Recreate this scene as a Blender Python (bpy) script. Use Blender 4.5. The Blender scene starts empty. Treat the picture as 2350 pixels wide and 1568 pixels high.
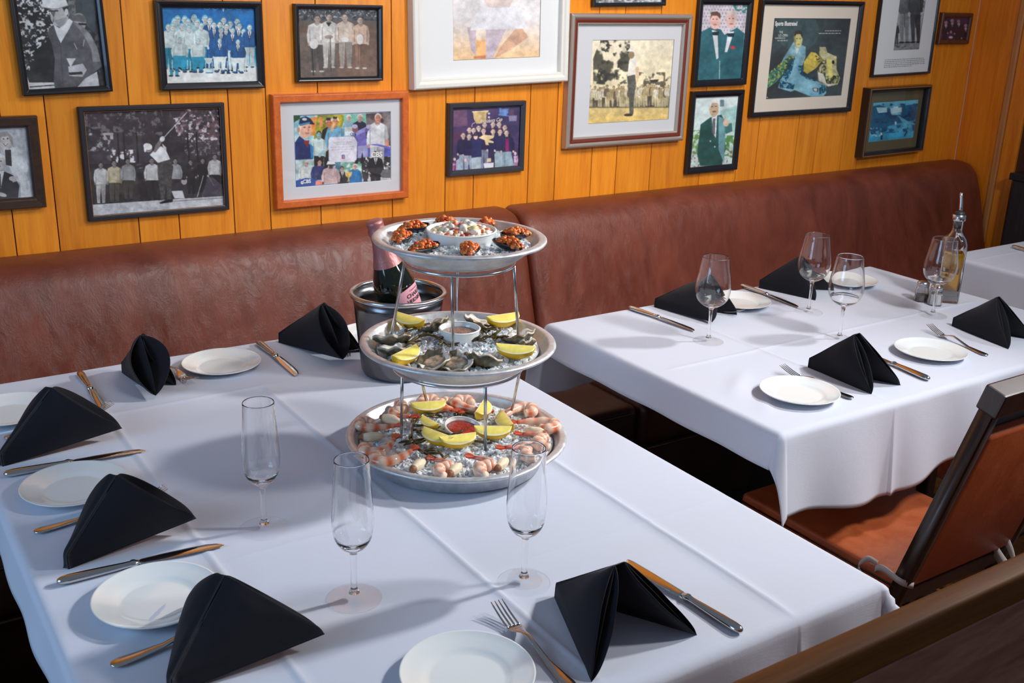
import bpy, bmesh, math, random
import numpy as np
from mathutils import Vector, Matrix
PI = math.pi
scene = bpy.context.scene
COL = scene.collection

# ------------------------------------------------------------------ camera
F = 2442.49316
RM = np.array([[0.834720515, -0.549835193, 0.0303796314],
               [-0.154330258, -0.286537339, -0.945557256],
               [0.528605556, 0.784587544, -0.324034802]])
H = 1.5628
cam_d = bpy.data.cameras.new('camera')
cam = bpy.data.objects.new('camera', cam_d)
COL.objects.link(cam)
cam_d.sensor_width = 36.0
cam_d.lens = F / 2350 * 36.0
cam_d.clip_start = 0.05
R3 = Matrix(((RM[0][0], -RM[1][0], -RM[2][0]),
             (RM[0][1], -RM[1][1], -RM[2][1]),
             (RM[0][2], -RM[1][2], -RM[2][2])))
cam.matrix_world = Matrix.Translation((0, 0, H)) @ R3.to_4x4()
cam_d.dof.use_dof = True
cam_d.dof.focus_distance = 1.75
cam_d.dof.aperture_fstop = 20.0
scene.camera = cam

def ray(x, y):
    return RM.T @ np.array([(x - 1175) / F, (y - 784) / F, 1.0])
def tab(x, y, z=0.75):
    """where a sight line of the photograph meets the level z"""
    r = ray(x, y)
    p = r * ((z - H) / r[2])
    return Vector((p[0], p[1], z))
def onwall(x, y, Y=2.75):
    r = ray(x, y)
    p = r * (Y / r[1])
    return Vector((p[0], Y, p[2] + H))

# ------------------------------------------------------------------ materials
def s2l(c):
    return tuple(((v / 255) / 12.92 if v / 255 <= 0.04045 else ((v / 255 + 0.055) / 1.055) ** 2.4) for v in c)

def mat(name, col=(.8, .8, .8), rough=.5, metal=0.0, **kw):
    m = bpy.data.materials.new(name)
    m.use_nodes = True
    b = m.node_tree.nodes['Principled BSDF']
    b.inputs['Base Color'].default_value = (*col, 1)
    b.inputs['Roughness'].default_value = rough
    b.inputs['Metallic'].default_value = metal
    for k, v in kw.items():
        b.inputs[k.replace('_', ' ')].default_value = v
    return m

class NT:
    """tiny node helper"""
    def __init__(s, m):
        s.m = m; s.t = m.node_tree; s.b = s.t.nodes['Principled BSDF']
    def n(s, typ, **kw):
        nd = s.t.nodes.new(typ)
        for k, v in kw.items():
            setattr(nd, k, v)
        return nd
    def l(s, a, b):
        s.t.links.new(a, b)
    def coord(s, scale=(1, 1, 1), rot=(0, 0, 0), kind='Object'):
        tc = s.n('ShaderNodeTexCoord'); mp = s.n('ShaderNodeMapping')
        mp.inputs['Scale'].default_value = scale
        mp.inputs['Rotation'].default_value = rot
        s.l(tc.outputs[kind], mp.inputs['Vector'])
        return mp.outputs['Vector']
    def noise(s, vec, scale=5, detail=4, rough=.5, dist=0.0):
        nd = s.n('ShaderNodeTexNoise')
        nd.inputs['Scale'].default_value = scale
        nd.inputs['Detail'].default_value = detail
        nd.inputs['Roughness'].default_value = rough
        nd.inputs['Distortion'].default_value = dist
        s.l(vec, nd.inputs['Vector'])
        return nd.outputs['Fac']
    def ramp(s, fac, stops):
        nd = s.n('ShaderNodeValToRGB')
        el = nd.color_ramp.elements
        while len(el) < len(stops):
            el.new(.5)
        for e, (p, c) in zip(el, stops):
            e.position = p
            e.color = (*c, 1) if len(c) == 3 else c
        s.l(fac, nd.inputs['Fac'])
        return nd.outputs['Color']
    def math(s, op, a, b=None):
        nd = s.n('ShaderNodeMath', operation=op)
        for i, v in enumerate((a, b)):
            if v is None: continue
            if isinstance(v, (int, float)): nd.inputs[i].default_value = v
            else: s.l(v, nd.inputs[i])
        return nd.outputs[0]
    def mix(s, fac, a, b, blend='MIX'):
        nd = s.n('ShaderNodeMix', data_type='RGBA', blend_type=blend)
        for k, v in (('Factor', fac), ('A', a), ('B', b)):
            i = [q for q in nd.inputs if q.name == k and q.enabled][0]
            if isinstance(v, (int, float)): i.default_value = v
            elif isinstance(v, tuple): i.default_value = (*v, 1) if len(v) == 3 else v
            else: s.l(v, i)
        return [o for o in nd.outputs if o.enabled][0]
    def bump(s, height, strength=.3, dist=.002, normal=None):
        nd = s.n('ShaderNodeBump')
        nd.inputs['Strength'].default_value = strength
        nd.inputs['Distance'].default_value = dist
        s.l(height, nd.inputs['Height'])
        if normal is not None: s.l(normal, nd.inputs['Normal'])
        s.l(nd.outputs[0], s.b.inputs['Normal'])
        return nd.outputs[0]
    def color(s, c):
        s.l(c, s.b.inputs['Base Color'])
    def rough(s, c):
        s.l(c, s.b.inputs['Roughness'])

def wood(name, dark, mid, light, scale=(14, 14, .9), rough=.38, island=0.0, coat=.25):
    m = mat(name, mid, rough, Coat_Weight=coat, Coat_Roughness=.25)
    t = NT(m)
    v = t.coord(scale)
    if island:
        g = t.n('ShaderNodeNewGeometry')
        off = t.n('ShaderNodeVectorMath', operation='ADD')
        cmb = t.n('ShaderNodeCombineXYZ')
        r = t.math('MULTIPLY', g.outputs['Random Per Island'], 37.0)
        for i in range(3): t.l(r, cmb.inputs[i])
        t.l(v, off.inputs[0]); t.l(cmb.outputs[0], off.inputs[1])
        v = off.outputs[0]
    n1 = t.noise(v, 2.2, 6, .6, 1.2)
    n2 = t.noise(v, 14, 3, .6, .2)
    f = t.math('ADD', t.math('MULTIPLY', n1, .7), t.math('MULTIPLY', n2, .3))
    c = t.ramp(f, [(.28, dark), (.5, mid), (.72, light)])
    if island:
        k = t.math('MULTIPLY_ADD', g.outputs['Random Per Island'], island)
        k.node.inputs[2].default_value = 1 - island / 2
        hs = t.n('ShaderNodeHueSaturation')
        t.l(k, hs.inputs['Value']); t.l(c, hs.inputs['Color'])
        c = hs.outputs['Color']
    t.color(c)
    t.bump(n2, .08, .001)
    return m

def leather(name, dark, light, rough=.36, wrinkle=1.0, scale=1.0):
    m = mat(name, light, rough, Specular_IOR_Level=.55)
    t = NT(m)
    v = t.coord((scale, scale, scale * .45), (0, .45, .2))
    big = t.noise(v, 7, 5, .62, 1.0)
    w1 = t.noise(v, 26, 9, .72, .9)
    w2 = t.noise(t.coord((scale, scale, scale * .3), (0, -.35, .2)), 40, 6, .65, .6)
    r1 = t.math('POWER', t.math('MULTIPLY', t.math('ABSOLUTE', t.math('SUBTRACT', w1, .5)), 2.0), .6)
    fine = t.noise(t.coord((scale, scale, scale)), 240, 3, .6)
    t.color(t.ramp(big, [(.32, dark), (.68, light)]))
    h = t.math('ADD', t.math('MULTIPLY', r1, .55 * wrinkle), t.math('MULTIPLY', w2, .7 * wrinkle))
    h = t.math('ADD', h, t.math('MULTIPLY', fine, .14))
    t.bump(h, .5, .0028)
    t.rough(t.ramp(big, [(.3, (rough - .05,) * 3), (.7, (rough + .10,) * 3)]))
    return m

M = {}
M['wall_wood'] = wood('honey_wood_paneling', s2l((204, 112, 18)), s2l((232, 138, 26)), s2l((242, 156, 44)), (16, 16, 1.0), .36, .22, .3)
M['side_wood'] = wood('side_wood_paneling', s2l((200, 100, 12)), s2l((228, 126, 22)), s2l((238, 144, 36)), (16, 16, 1.0), .36, .1, .3)
M['trim_wood'] = wood('trim_wood', s2l((168, 100, 50)), s2l((196, 128, 70)), s2l((208, 144, 84)), (16, 16, 1.0), .36)
M['groove'] = mat('dark_groove', s2l((58, 30, 12)), .7)
M['dark_trim'] = wood('dark_trim_wood', s2l((40, 20, 12)), s2l((66, 34, 20)), s2l((84, 44, 26)), (16, 16, 1))
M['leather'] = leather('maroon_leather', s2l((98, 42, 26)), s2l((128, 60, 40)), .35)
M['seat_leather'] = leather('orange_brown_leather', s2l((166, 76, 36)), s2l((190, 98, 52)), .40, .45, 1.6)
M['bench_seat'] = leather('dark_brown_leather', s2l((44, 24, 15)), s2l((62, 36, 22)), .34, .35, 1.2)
M['chair_wood'] = wood('dark_chair_wood', s2l((34, 20, 16)), s2l((48, 28, 20)), s2l((64, 38, 26)), (20, 20, 2), .35)
M['rail_wood'] = wood('rail_wood', s2l((84, 44, 12)), s2l((112, 64, 20)), s2l((130, 82, 38)), (1.2, 24, 24), .6, 0, .0)
M['rail_wood'].node_tree.nodes['Principled BSDF'].inputs['Specular IOR Level'].default_value = .2
M['rail_face'] = wood('rail_face_wood', s2l((104, 62, 46)), s2l((150, 98, 76)), s2l((176, 128, 104)), (2.0, 14, 14), .5, 0, .05)
M['black_cabinet'] = wood('charcoal_cabinet', s2l((22, 20, 24)), s2l((34, 30, 34)), s2l((52, 46, 48)), (40, 40, 1.0), .45)
M['black_metal'] = mat('black_metal', (.012, .012, .013), .45)
M['table_wood'] = wood('table_wood', s2l((50, 28, 18)), s2l((74, 42, 26)), s2l((92, 56, 34)), (2, 20, 20))

m = mat('white_cloth', (.62, .65, .75), .88, Sheen_Weight=.12, Specular_IOR_Level=.2)
t = NT(m)
wv = t.coord((1, 1, 1))
a = t.n('ShaderNodeTexWave', wave_type='BANDS', bands_direction='X'); a.inputs['Scale'].default_value = 420
b = t.n('ShaderNodeTexWave', wave_type='BANDS', bands_direction='Y'); b.inputs['Scale'].default_value = 420
t.l(wv, a.inputs['Vector']); t.l(wv, b.inputs['Vector'])
soft = t.noise(wv, 26, 5, .6, .6)
t.bump(t.math('ADD', t.math('MULTIPLY', t.math('ADD', a.outputs['Fac'], b.outputs['Fac']), .04), soft), .22, .0022)
M['cloth'] = m

m = mat('black_napkin_cloth', s2l((18, 18, 27)), .85, Sheen_Weight=.12, Specular_IOR_Level=.25)
t = NT(m)
t.bump(t.noise(t.coord((1, 1, 1)), 900, 2, .6), .25, .0006)
M['napkin'] = m

M['china'] = mat('white_china', s2l((236, 240, 240)), .12, Coat_Weight=.4, Coat_Roughness=.04)
M['steel'] = mat('cutlery_steel', (.62, .60, .57), .13, 1.0)
M['wire'] = mat('wire_steel', (.60, .60, .62), .2, 1.0)
m = mat('brushed_bucket_steel', (.17, .165, .17), .22, 1.0, Anisotropic=.5)
M['bucket'] = m
m = mat('dull_aluminium', (.66, .67, .69), .4, .6)
t = NT(m)
nz = t.noise(t.coord((1, 1, 1)), 60, 5, .65)
t.rough(t.ramp(nz, [(.3, (.34,) * 3), (.7, (.5,) * 3)]))
t.color(t.ramp(nz, [(.3, (.52, .53, .55)), (.65, (.74, .75, .77))]))
t.bump(nz, .06, .001)
M['tray'] = m
def thin_glass(name, rough=0.0, refr=0.0, tint_=(1, 1, 1), ior=1.48, k=1.0):
    """clear pane: see-through plus a Fresnel reflection, with a share of true refraction"""
    m = bpy.data.materials.new(name); m.use_nodes = True
    nt = m.node_tree; nt.nodes.clear(); N = nt.nodes.new; L = nt.links.new
    o = N('ShaderNodeOutputMaterial'); mx = N('ShaderNodeMixShader')
    tr = N('ShaderNodeBsdfTransparent'); gl = N('ShaderNodeBsdfGlossy'); fr = N('ShaderNodeFresnel')
    ge = N('ShaderNodeNewGeometry'); mm = N('ShaderNodeMath'); mm.operation = 'MULTIPLY_ADD'
    L(ge.outputs['Backfacing'], mm.inputs[0]); mm.inputs[1].default_value = 1 / ior - ior; mm.inputs[2].default_value = ior
    L(mm.outputs[0], fr.inputs['IOR'])
    tr.inputs['Color'].default_value = (*tint_, 1)
    gl.inputs['Roughness'].default_value = rough
    ks = N('ShaderNodeMath'); ks.operation = 'MULTIPLY'; ks.inputs[1].default_value = k; L(fr.outputs[0], ks.inputs[0]); L(ks.outputs[0], mx.inputs[0]); L(tr.outputs[0], mx.inputs[1]); L(gl.outputs[0], mx.inputs[2])
    if refr:
        g2 = N('ShaderNodeBsdfGlass'); g2.inputs['IOR'].default_value = ior; g2.inputs['Roughness'].default_value = 0.0
        m2 = N('ShaderNodeMixShader'); m2.inputs[0].default_value = refr
        L(mx.outputs[0], m2.inputs[1]); L(g2.outputs[0], m2.inputs[2]); L(m2.outputs[0], o.inputs[0])
    else:
        L(mx.outputs[0], o.inputs[0])
    return m
M['glass'] = mat('clear_glass', (1, 1, 1), 0.0, 0, IOR=1.48, Transmission_Weight=1.0)
M['bowlglass'] = thin_glass('thin_bowl_glass', 0.0, .55, k=.4)
M['thinglass'] = thin_glass('thin_clear_glass', 0.0, .10, k=.4)
M['picglass'] = thin_glass('picture_glass', .03, 0.0)
m = mat('printed_paper', (.8, .8, .8), .55)
t = NT(m)
at_ = t.n('ShaderNodeVertexColor', layer_name='print')
t.color(at_.outputs['Color'])
M['print'] = m
m = mat('painted_food', (.8, .8, .8), .32, Subsurface_Weight=.15, Subsurface_Scale=.006)
t = NT(m)
at_ = t.n('ShaderNodeVertexColor', layer_name='tint')
t.color(at_.outputs['Color'])
t.bump(t.noise(t.coord((1, 1, 1)), 220, 3, .6), .2, .001)
M['food'] = m

# ------------------------------------------------------------------ mesh helpers
def link(name, me, m=None, parent=None, smooth=False):
    o = bpy.data.objects.new(name, me)
    COL.objects.link(o)
    if m is not None:
        for q in (m if isinstance(m, (list, tuple)) else [m]):
            me.materials.append(q)
    if parent is not None:
        o.parent = parent
    if smooth:
        me.polygons.foreach_set('use_smooth', [True] * len(me.polygons))
    return o
def mesh(name, verts, faces, m=None, parent=None, smooth=False):
    me = bpy.data.meshes.new(name)
    me.from_pydata([tuple(v) for v in verts], [], faces)
    me.update()
    return link(name, me, m, parent, smooth)
def frombm(name, bm, m=None, parent=None, smooth=False, keep=False):
    me = bpy.data.meshes.new(name)
    bm.to_mesh(me); bm.free()
    return link(name, me, m, parent, smooth)
def tag(o, label, cat, group=None, kind=None):
    o['label'] = label; o['category'] = cat
    if group: o['group'] = group
    if kind: o['kind'] = kind
    return o
def thing(name, label, cat, loc=(0, 0, 0), rz=0.0, group=None):
    o = bpy.data.objects.new(name, None)
    o.empty_display_size = .02
    COL.objects.link(o)
    o.location = loc; o.rotation_euler = (0, 0, rz)
    return tag(o, label, cat, group)
def struct(o):
    o['kind'] = 'structure'
    return o
def dup(root, loc, rz, label, group=None, scale=None):
    r = root.copy(); COL.objects.link(r)
    r.location = loc; r.rotation_euler = (0, 0, rz)
    r['label'] = label
    if group: r['group'] = group
    if scale: r.scale = (scale,) * 3
    for ch in list(root.children):
        c = ch.copy(); COL.objects.link(c); c.parent = r
        for g in ch.children:
            d = g.copy(); COL.objects.link(d); d.parent = c
    return r
def box(bm, x0, x1, y0, y1, z0, z1, mi=0, bev=0.0, rot=None, piv=None):
    tmp = bmesh.new()
    bmesh.ops.create_cube(tmp, size=1)
    for v in tmp.verts:
        v.co = Vector(((x0 + x1) / 2 + v.co.x * (x1 - x0), (y0 + y1) / 2 + v.co.y * (y1 - y0), (z0 + z1) / 2 + v.co.z * (z1 - z0)))
    if bev:
        bmesh.ops.bevel(tmp, geom=tmp.edges[:], offset=bev, segments=2, profile=.6, affect='EDGES')
    for f in tmp.faces: f.material_index = mi
    merge(bm, tmp, rot, piv)
def merge(bm, tmp, rot=None, piv=None):
    if rot is not None:
        pv = Vector(piv or (0, 0, 0))
        for v in tmp.verts: v.co = rot @ (v.co - pv) + pv
    vm = [bm.verts.new(v.co) for v in tmp.verts]
    tmp.verts.index_update()
    for f in tmp.faces:
        try:
            nf = bm.faces.new([vm[v.index] for v in f.verts]); nf.material_index = f.material_index; nf.smooth = f.smooth
        except ValueError: pass
    tmp.free()
def lathe(prof, n=48, closed=False):
    """prof: list of (r, z) -> verts, faces; r=0 ends become poles"""
    V = []; Fc = []; rings = []
    for r, z in prof:
        if r < 1e-6:
            rings.append([len(V)]); V.append((0, 0, z))
        else:
            rings.append(list(range(len(V), len(V) + n)))
            V += [(r * math.cos(2 * PI * k / n), r * math.sin(2 * PI * k / n), z) for k in range(n)]
    pairs = list(zip(rings[:-1], rings[1:]))
    if closed: pairs.append((rings[-1], rings[0]))
    for a, b in pairs:
        for k in range(n):
            k2 = (k + 1) % n
            if len(a) == 1 and len(b) == 1: break
            if len(a) == 1: Fc.append((a[0], b[k2], b[k]))
            elif len(b) == 1: Fc.append((a[k], a[k2], b[0]))
            else: Fc.append((a[k], a[k2], b[k2], b[k]))
    return V, [f[::-1] for f in Fc] if prof[0][1] > prof[-1][1] and False else Fc
def spline(pts, k=6):
    """Catmull-Rom through 2-D / 3-D points"""
    P = [np.array(p, float) for p in pts]
    P = [2 * P[0] - P[1]] + P + [2 * P[-1] - P[-2]]
    out = []
    for i in range(1, len(P) - 2):
        for j in range(k):
            t = j / k
            out.append(.5 * ((2 * P[i]) + (-P[i - 1] + P[i + 1]) * t + (2 * P[i - 1] - 5 * P[i] + 4 * P[i + 1] - P[i + 2]) * t * t + (-P[i - 1] + 3 * P[i] - 3 * P[i + 1] + P[i + 2]) * t ** 3))
    out.append(P[-2])
    return out
def tube(pts, rad, n=8, cap=True, V=None, Fc=None):
    """swept tube; rad a number or list"""
    V = [] if V is None else V; Fc = [] if Fc is None else Fc
    P = [Vector(p) for p in pts]
    up = Vector((0, 0, 1)); base = len(V)
    pn = None
    for i, p in enumerate(P):
        d = (P[min(i + 1, len(P) - 1)] - P[max(i - 1, 0)]).normalized()
        if pn is None:
            nrm = d.cross(up)
            if nrm.length < 1e-3: nrm = d.cross(Vector((1, 0, 0)))
        else:
            nrm = pn - d * pn.dot(d)
        nrm.normalize(); pn = nrm
        bn = d.cross(nrm)
        r = rad[i] if isinstance(rad, (list, tuple)) else rad
        for k in range(n):
            a = 2 * PI * k / n
            V.append(p + nrm * r * math.cos(a) + bn * r * math.sin(a))
    for i in range(len(P) - 1):
        for k in range(n):
            a = base + i * n + k; b = base + i * n + (k + 1) % n
            Fc.append((a, b, b + n, a + n))
    if cap:
        Fc.append(tuple(base + k for k in range(n))[::-1])
        e = base + (len(P) - 1) * n
        Fc.append(tuple(e + k for k in range(n)))
    return V, Fc
def loft(secs, n=14, V=None, Fc=None, e=2.0):
    """secs: (x, halfwidth, halfheight, yc, zc) along +x; superellipse sections"""
    V = [] if V is None else V; Fc = [] if Fc is None else Fc
    base = len(V)
    for x, w, h, yc, zc in secs:
        for k in range(n):
            a = 2 * PI * k / n
            c, s = math.cos(a), math.sin(a)
            V.append((x, yc + w * math.copysign(abs(c) ** (2 / e), c), zc + h * math.copysign(abs(s) ** (2 / e), s)))
    for i in range(len(secs) - 1):
        for k in range(n):
            a = base + i * n + k; b = base + i * n + (k + 1) % n
            Fc.append((a, b, b + n, a + n))
    Fc.append(tuple(base + k for k in range(n))[::-1])
    q = base + (len(secs) - 1) * n
    Fc.append(tuple(q + k for k in range(n)))
    return V, Fc
def grid_faces(nu, nv, base=0):
    return [(base + i * nv + j, base + (i + 1) * nv + j, base + (i + 1) * nv + j + 1, base + i * nv + j + 1) for i in range(nu - 1) for j in range(nv - 1)]
def tint(o, cols, name='tint'):
    """per-vertex linear colours"""
    at = o.data.color_attributes.new(name, 'FLOAT_COLOR', 'POINT')
    a = np.ones((len(o.data.vertices), 4), np.float32)
    a[:, :3] = cols
    at.data.foreach_set('color', a.ravel())
def subsurf(o, l=1):
    md = o.modifiers.new('smooth', 'SUBSURF'); md.levels = l; md.render_levels = l
    return o
def solid(o, t, off=0):
    md = o.modifiers.new('thickness', 'SOLIDIFY'); md.thickness = t; md.offset = off
    return o
_perm = np.random.RandomState(7).rand(64, 64, 4)
def vnoise(x, y, ch=0):
    """smooth value noise on arrays"""
    x = np.asarray(x, float); y = np.asarray(y, float)
    xi = np.floor(x).astype(int); yi = np.floor(y).astype(int)
    fx = x - xi; fy = y - yi
    fx = fx * fx * (3 - 2 * fx); fy = fy * fy * (3 - 2 * fy)
    g = lambda a, b: _perm[a % 64, b % 64, ch]
    return (g(xi, yi) * (1 - fx) + g(xi + 1, yi) * fx) * (1 - fy) + (g(xi, yi + 1) * (1 - fx) + g(xi + 1, yi + 1) * fx) * fy
def fbm(x, y, o=4, ch=0):
    s = 0; a = 1; t = 0
    for i in range(o):
        s = s + a * vnoise(x * 2 ** i + 13.7 * i, y * 2 ** i + 5.1 * i, ch); t += a; a *= .55
    return s / t
# ================================================================== the room
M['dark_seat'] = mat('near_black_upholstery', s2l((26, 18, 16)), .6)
WY = 2.75
G = [-1.2, -.98, -.72, -.5, -.31, -.1, .12, .396, .495, .69, .793, .941, 1.043, 1.191, 1.416, 1.593, 1.692, 1.893, 1.997, 2.143, 2.247, 2.396, 2.625, 2.803, 2.9, 3.106, 3.214, 3.367, 3.465, 3.615, 3.857, 4.1]
bm = bmesh.new()
for a, b in zip(G[:-1], G[1:]):
    box(bm, a + .0013, b - .0013, WY, WY + .02, 0, 2.7, 0, .0012)
box(bm, G[0], G[-1], WY + .004, WY + .03, 0, 2.7, 1)
struct(frombm('wall_back', bm, [M['wall_wood'], M['groove']]))
# short return at the right end of the bench, its bead and the flush panel beyond it
bm = bmesh.new()
box(bm, 4.10, 4.13, 2.575, 2.75, 0, 2.7, 0, .001)
struct(frombm('wall_right', bm, M['side_wood']))
bm = bmesh.new()
box(bm, 4.094, 4.132, 2.545, 2.573, 0, 2.7, 0, .006)
struct(frombm('trim_1', bm, M['trim_wood']))
bm = bmesh.new()
box(bm, 4.10, 4.13, 2.475, 2.543, 0, 2.7, 0, .002)
struct(frombm('trim_2', bm, M['side_wood']))
bm = bmesh.new()
box(bm, 4.11, 4.16, 2.425, 2.473, 0, 2.7, 0, .004)
struct(frombm('trim_3', bm, M['dark_trim']))
bm = bmesh.new()
box(bm, 4.165, 7.0, 2.43, 2.47, 0, 2.7)
struct(frombm('wall_far', bm, M['dark_trim']))
# floor: multicoloured slate tiles with dark joints
m = mat('slate_floor', (.2, .1, .05), .45, Coat_Weight=.15)
t = NT(m)
v = t.coord((1, 1, 1), (0, 0, .0))
br = t.n('ShaderNodeTexBrick'); br.offset = 0.0
br.inputs['Scale'].default_value = 1.0
br.inputs['Mortar Size'].default_value = .006
br.inputs['Brick Width'].default_value = .305
br.inputs['Row Height'].default_value = .305
br.inputs['Color1'].default_value = (0, 0, 0, 1); br.inputs['Color2'].default_value = (1, 1, 1, 1)
t.l(v, br.inputs['Vector'])
wn = t.n('ShaderNodeTexWhiteNoise', noise_dimensions='2D')
sc = t.n('ShaderNodeVectorMath', operation='SCALE'); sc.inputs['Scale'].default_value = 1 / .305
fl = t.n('ShaderNodeVectorMath', operation='FLOOR')
t.l(v, sc.inputs[0]); t.l(sc.outputs[0], fl.inputs[0]); t.l(fl.outputs[0], wn.inputs['Vector'])
pal = t.ramp(wn.outputs['Value'], [(0, s2l((120, 44, 16))), (.22, s2l((160, 62, 18))), (.42, s2l((92, 62, 40))), (.6, s2l((196, 122, 36))), (.8, s2l((74, 46, 34))), (1, s2l((136, 88, 40)))])
n1 = t.noise(v, 7, 7, .65, 1.5)
dk = t.ramp(n1, [(.35, (.35, .33, .3)), (.6, (1, 1, 1))])
c = t.mix(1.0, pal, dk, 'MULTIPLY')
c = t.mix(br.outputs['Fac'], c, s2l((52, 40, 32)))
t.color(c)
t.bump(t.math('SUBTRACT', n1, t.math('MULTIPLY', br.outputs['Fac'], .8)), .3, .004)
bm = bmesh.new()
box(bm, -1.6, 7.0, -1.6, 2.78, -.05, 0)
struct(frombm('floor', bm, m))
# black cabinet standing beyond the third table
t_ = thing('cabinet', 'tall charcoal cabinet with black stepped cap beyond the far right table', 'cabinet', (4.0, 2.25, 0))
bm = bmesh.new(); box(bm, 0, .45, -.2, .16, 0, .86, 0, .004); frombm('body', bm, M['black_cabinet'], t_)
bm = bmesh.new(); box(bm, -.012, .46, -.215, .172, .86, .888, 0, .004); frombm('cap', bm, M['black_metal'], t_)
bm = bmesh.new(); box(bm, .07, .44, -.18, .15, .888, .915, 0, .004); frombm('upper_cap', bm, M['black_metal'], t_)

# ---------------------------------------------------------------- banquette
def bench_profile():
    pts = [(2.475, .46), (2.50, .50), (2.535, .60), (2.575, .74), (2.600, .81), (2.622, .852), (2.655, .879), (2.70, .888), (2.748, .886)]
    return spline(pts, 5)
def bench_unit(name, label, x0, x1, xs1=None, round_right=0.03, round_left=0.03, seed=0):
    root = thing(name, label, 'bench', ((x0 + x1) / 2, 2.4, 0), 0, 'leather wall benches')
    ox, oy = (x0 + x1) / 2, 2.4
    P = bench_profile()
    xs = []
    n = int((x1 - x0) / .03)
    for i in range(n + 1): xs.append(x0 + (x1 - x0) * i / n)
    for d in (.004, .010, .018): xs += [x0 + d, x1 - d]
    xs = sorted(xs)
    V = []
    for x in xs:
        e = min(x - x0 if round_left else 9, x1 - x if round_right else 9)
        r = .028
        k = 0 if e >= r else r - math.sqrt(max(0, r * r - (r - e) ** 2))
        for j, (y, z) in enumerate(P):
            a = P[max(j - 1, 0)]; b = P[min(j + 1, len(P) - 1)]
            ty, tz = b[0] - a[0], b[1] - a[1]
            L = math.hypot(ty, tz); ny, nz = -tz / L, ty / L
            und = .004 * (fbm(x * 3 + seed, z * 5, 3) - .5)
            d = und - k
            V.append((x - ox, min(y + ny * d, 2.7495) - oy, z + nz * d))
    nv = len(P)
    Fc = grid_faces(len(xs), nv)
    # ends and underside
    Fc.append(tuple(range(nv)))
    Fc.append(tuple(range((len(xs) - 1) * nv, len(xs) * nv))[::-1])
    o = mesh('backrest', V, Fc, M['leather'], root, True)
    # seat cushion with rounded front edge
    x1 = xs1 or x1
    bm = bmesh.new()
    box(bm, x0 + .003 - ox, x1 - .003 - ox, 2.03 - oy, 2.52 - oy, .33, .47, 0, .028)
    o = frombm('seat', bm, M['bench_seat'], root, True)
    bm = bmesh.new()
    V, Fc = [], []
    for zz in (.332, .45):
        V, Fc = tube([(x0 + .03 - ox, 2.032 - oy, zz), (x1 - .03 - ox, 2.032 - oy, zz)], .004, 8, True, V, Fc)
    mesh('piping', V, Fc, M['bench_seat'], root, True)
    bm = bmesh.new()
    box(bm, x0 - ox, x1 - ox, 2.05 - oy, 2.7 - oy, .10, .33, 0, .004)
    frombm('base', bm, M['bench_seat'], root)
    bm = bmesh.new()
    box(bm, x0 - ox, x1 - ox, 2.10 - oy, 2.7 - oy, 0, .10, 0)
    frombm('plinth', bm, M['black_metal'], root)
    return root
bench_unit('banquette', 'left unit of the maroon leather wall bench, behind the seafood tower table', -1.2, 1.797, seed=0)
bench_unit('banquette', 'right unit of the maroon leather wall bench, ending at the wooden wall return', 1.803, 4.088, 3.96, seed=9)

# ---------------------------------------------------------------- wooden partition in the foreground
t_ = thing('booth_partition', 'brown wooden booth partition with rounded top rail in the near right corner', 'partition', (1.0, .44, 0))
bm = bmesh.new(); box(bm, -.95, 1.4, -.012, .012, 1.05, 1.08, 0, .004); frombm('top_rail', bm, M['rail_wood'], t_, True)
bm = bmesh.new(); box(bm, -.95, 1.4, -.010, .010, 0, 1.049, 0, .002); frombm('panel', bm, M['rail_face'], t_)

# ---------------------------------------------------------------- tables
def table(label, x0, x1, y0, y1, cols):
    cx, cy = (x0 + x1) / 2, (y0 + y1) / 2
    root = thing('dining_table', label, 'table', (cx, cy, 0), 0, 'cloth covered dining tables')
    bm = bmesh.new(); box(bm, x0 + .004 - cx, x1 - .004 - cx, y0 + .004 - cy, y1 - .004 - cy, .708, .7475, 0, .006); frombm('tabletop', bm, M['table_wood'], root)
    for px, py in cols:
        bm = bmesh.new(); box(bm, px - .04 - cx, px + .04 - cx, py - .04 - cy, py + .04 - cy, .03, .708, 0, .006); frombm('column', bm, M['black_metal'], root)
        bm = bmesh.new()
        box(bm, px - .26 - cx, px + .26 - cx, py - .03 - cy, py + .03 - cy, 0, .03, 0, .006)
        box(bm, px - .03 - cx, px + .03 - cx, py - .26 - cy, py + .26 - cy, 0, .03, 0, .006)
        frombm('foot', bm, M['black_metal'], root)
    return root
table('dining table under the white cloth that carries the three-tier seafood tower', .185, 1.195, .825, 2.228, [(.69, 1.15), (.69, 1.72)])
table('dining table under the white cloth set with wine glasses and oil bottle', 1.49, 2.685, 1.278, 2.025, [(1.95, 1.68), (2.35, 1.68)])
table('dining table under the white cloth at the far right edge, before the cabinet', 3.07, 4.0, 1.3, 2.0, [(3.5, 1.65)])

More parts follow.
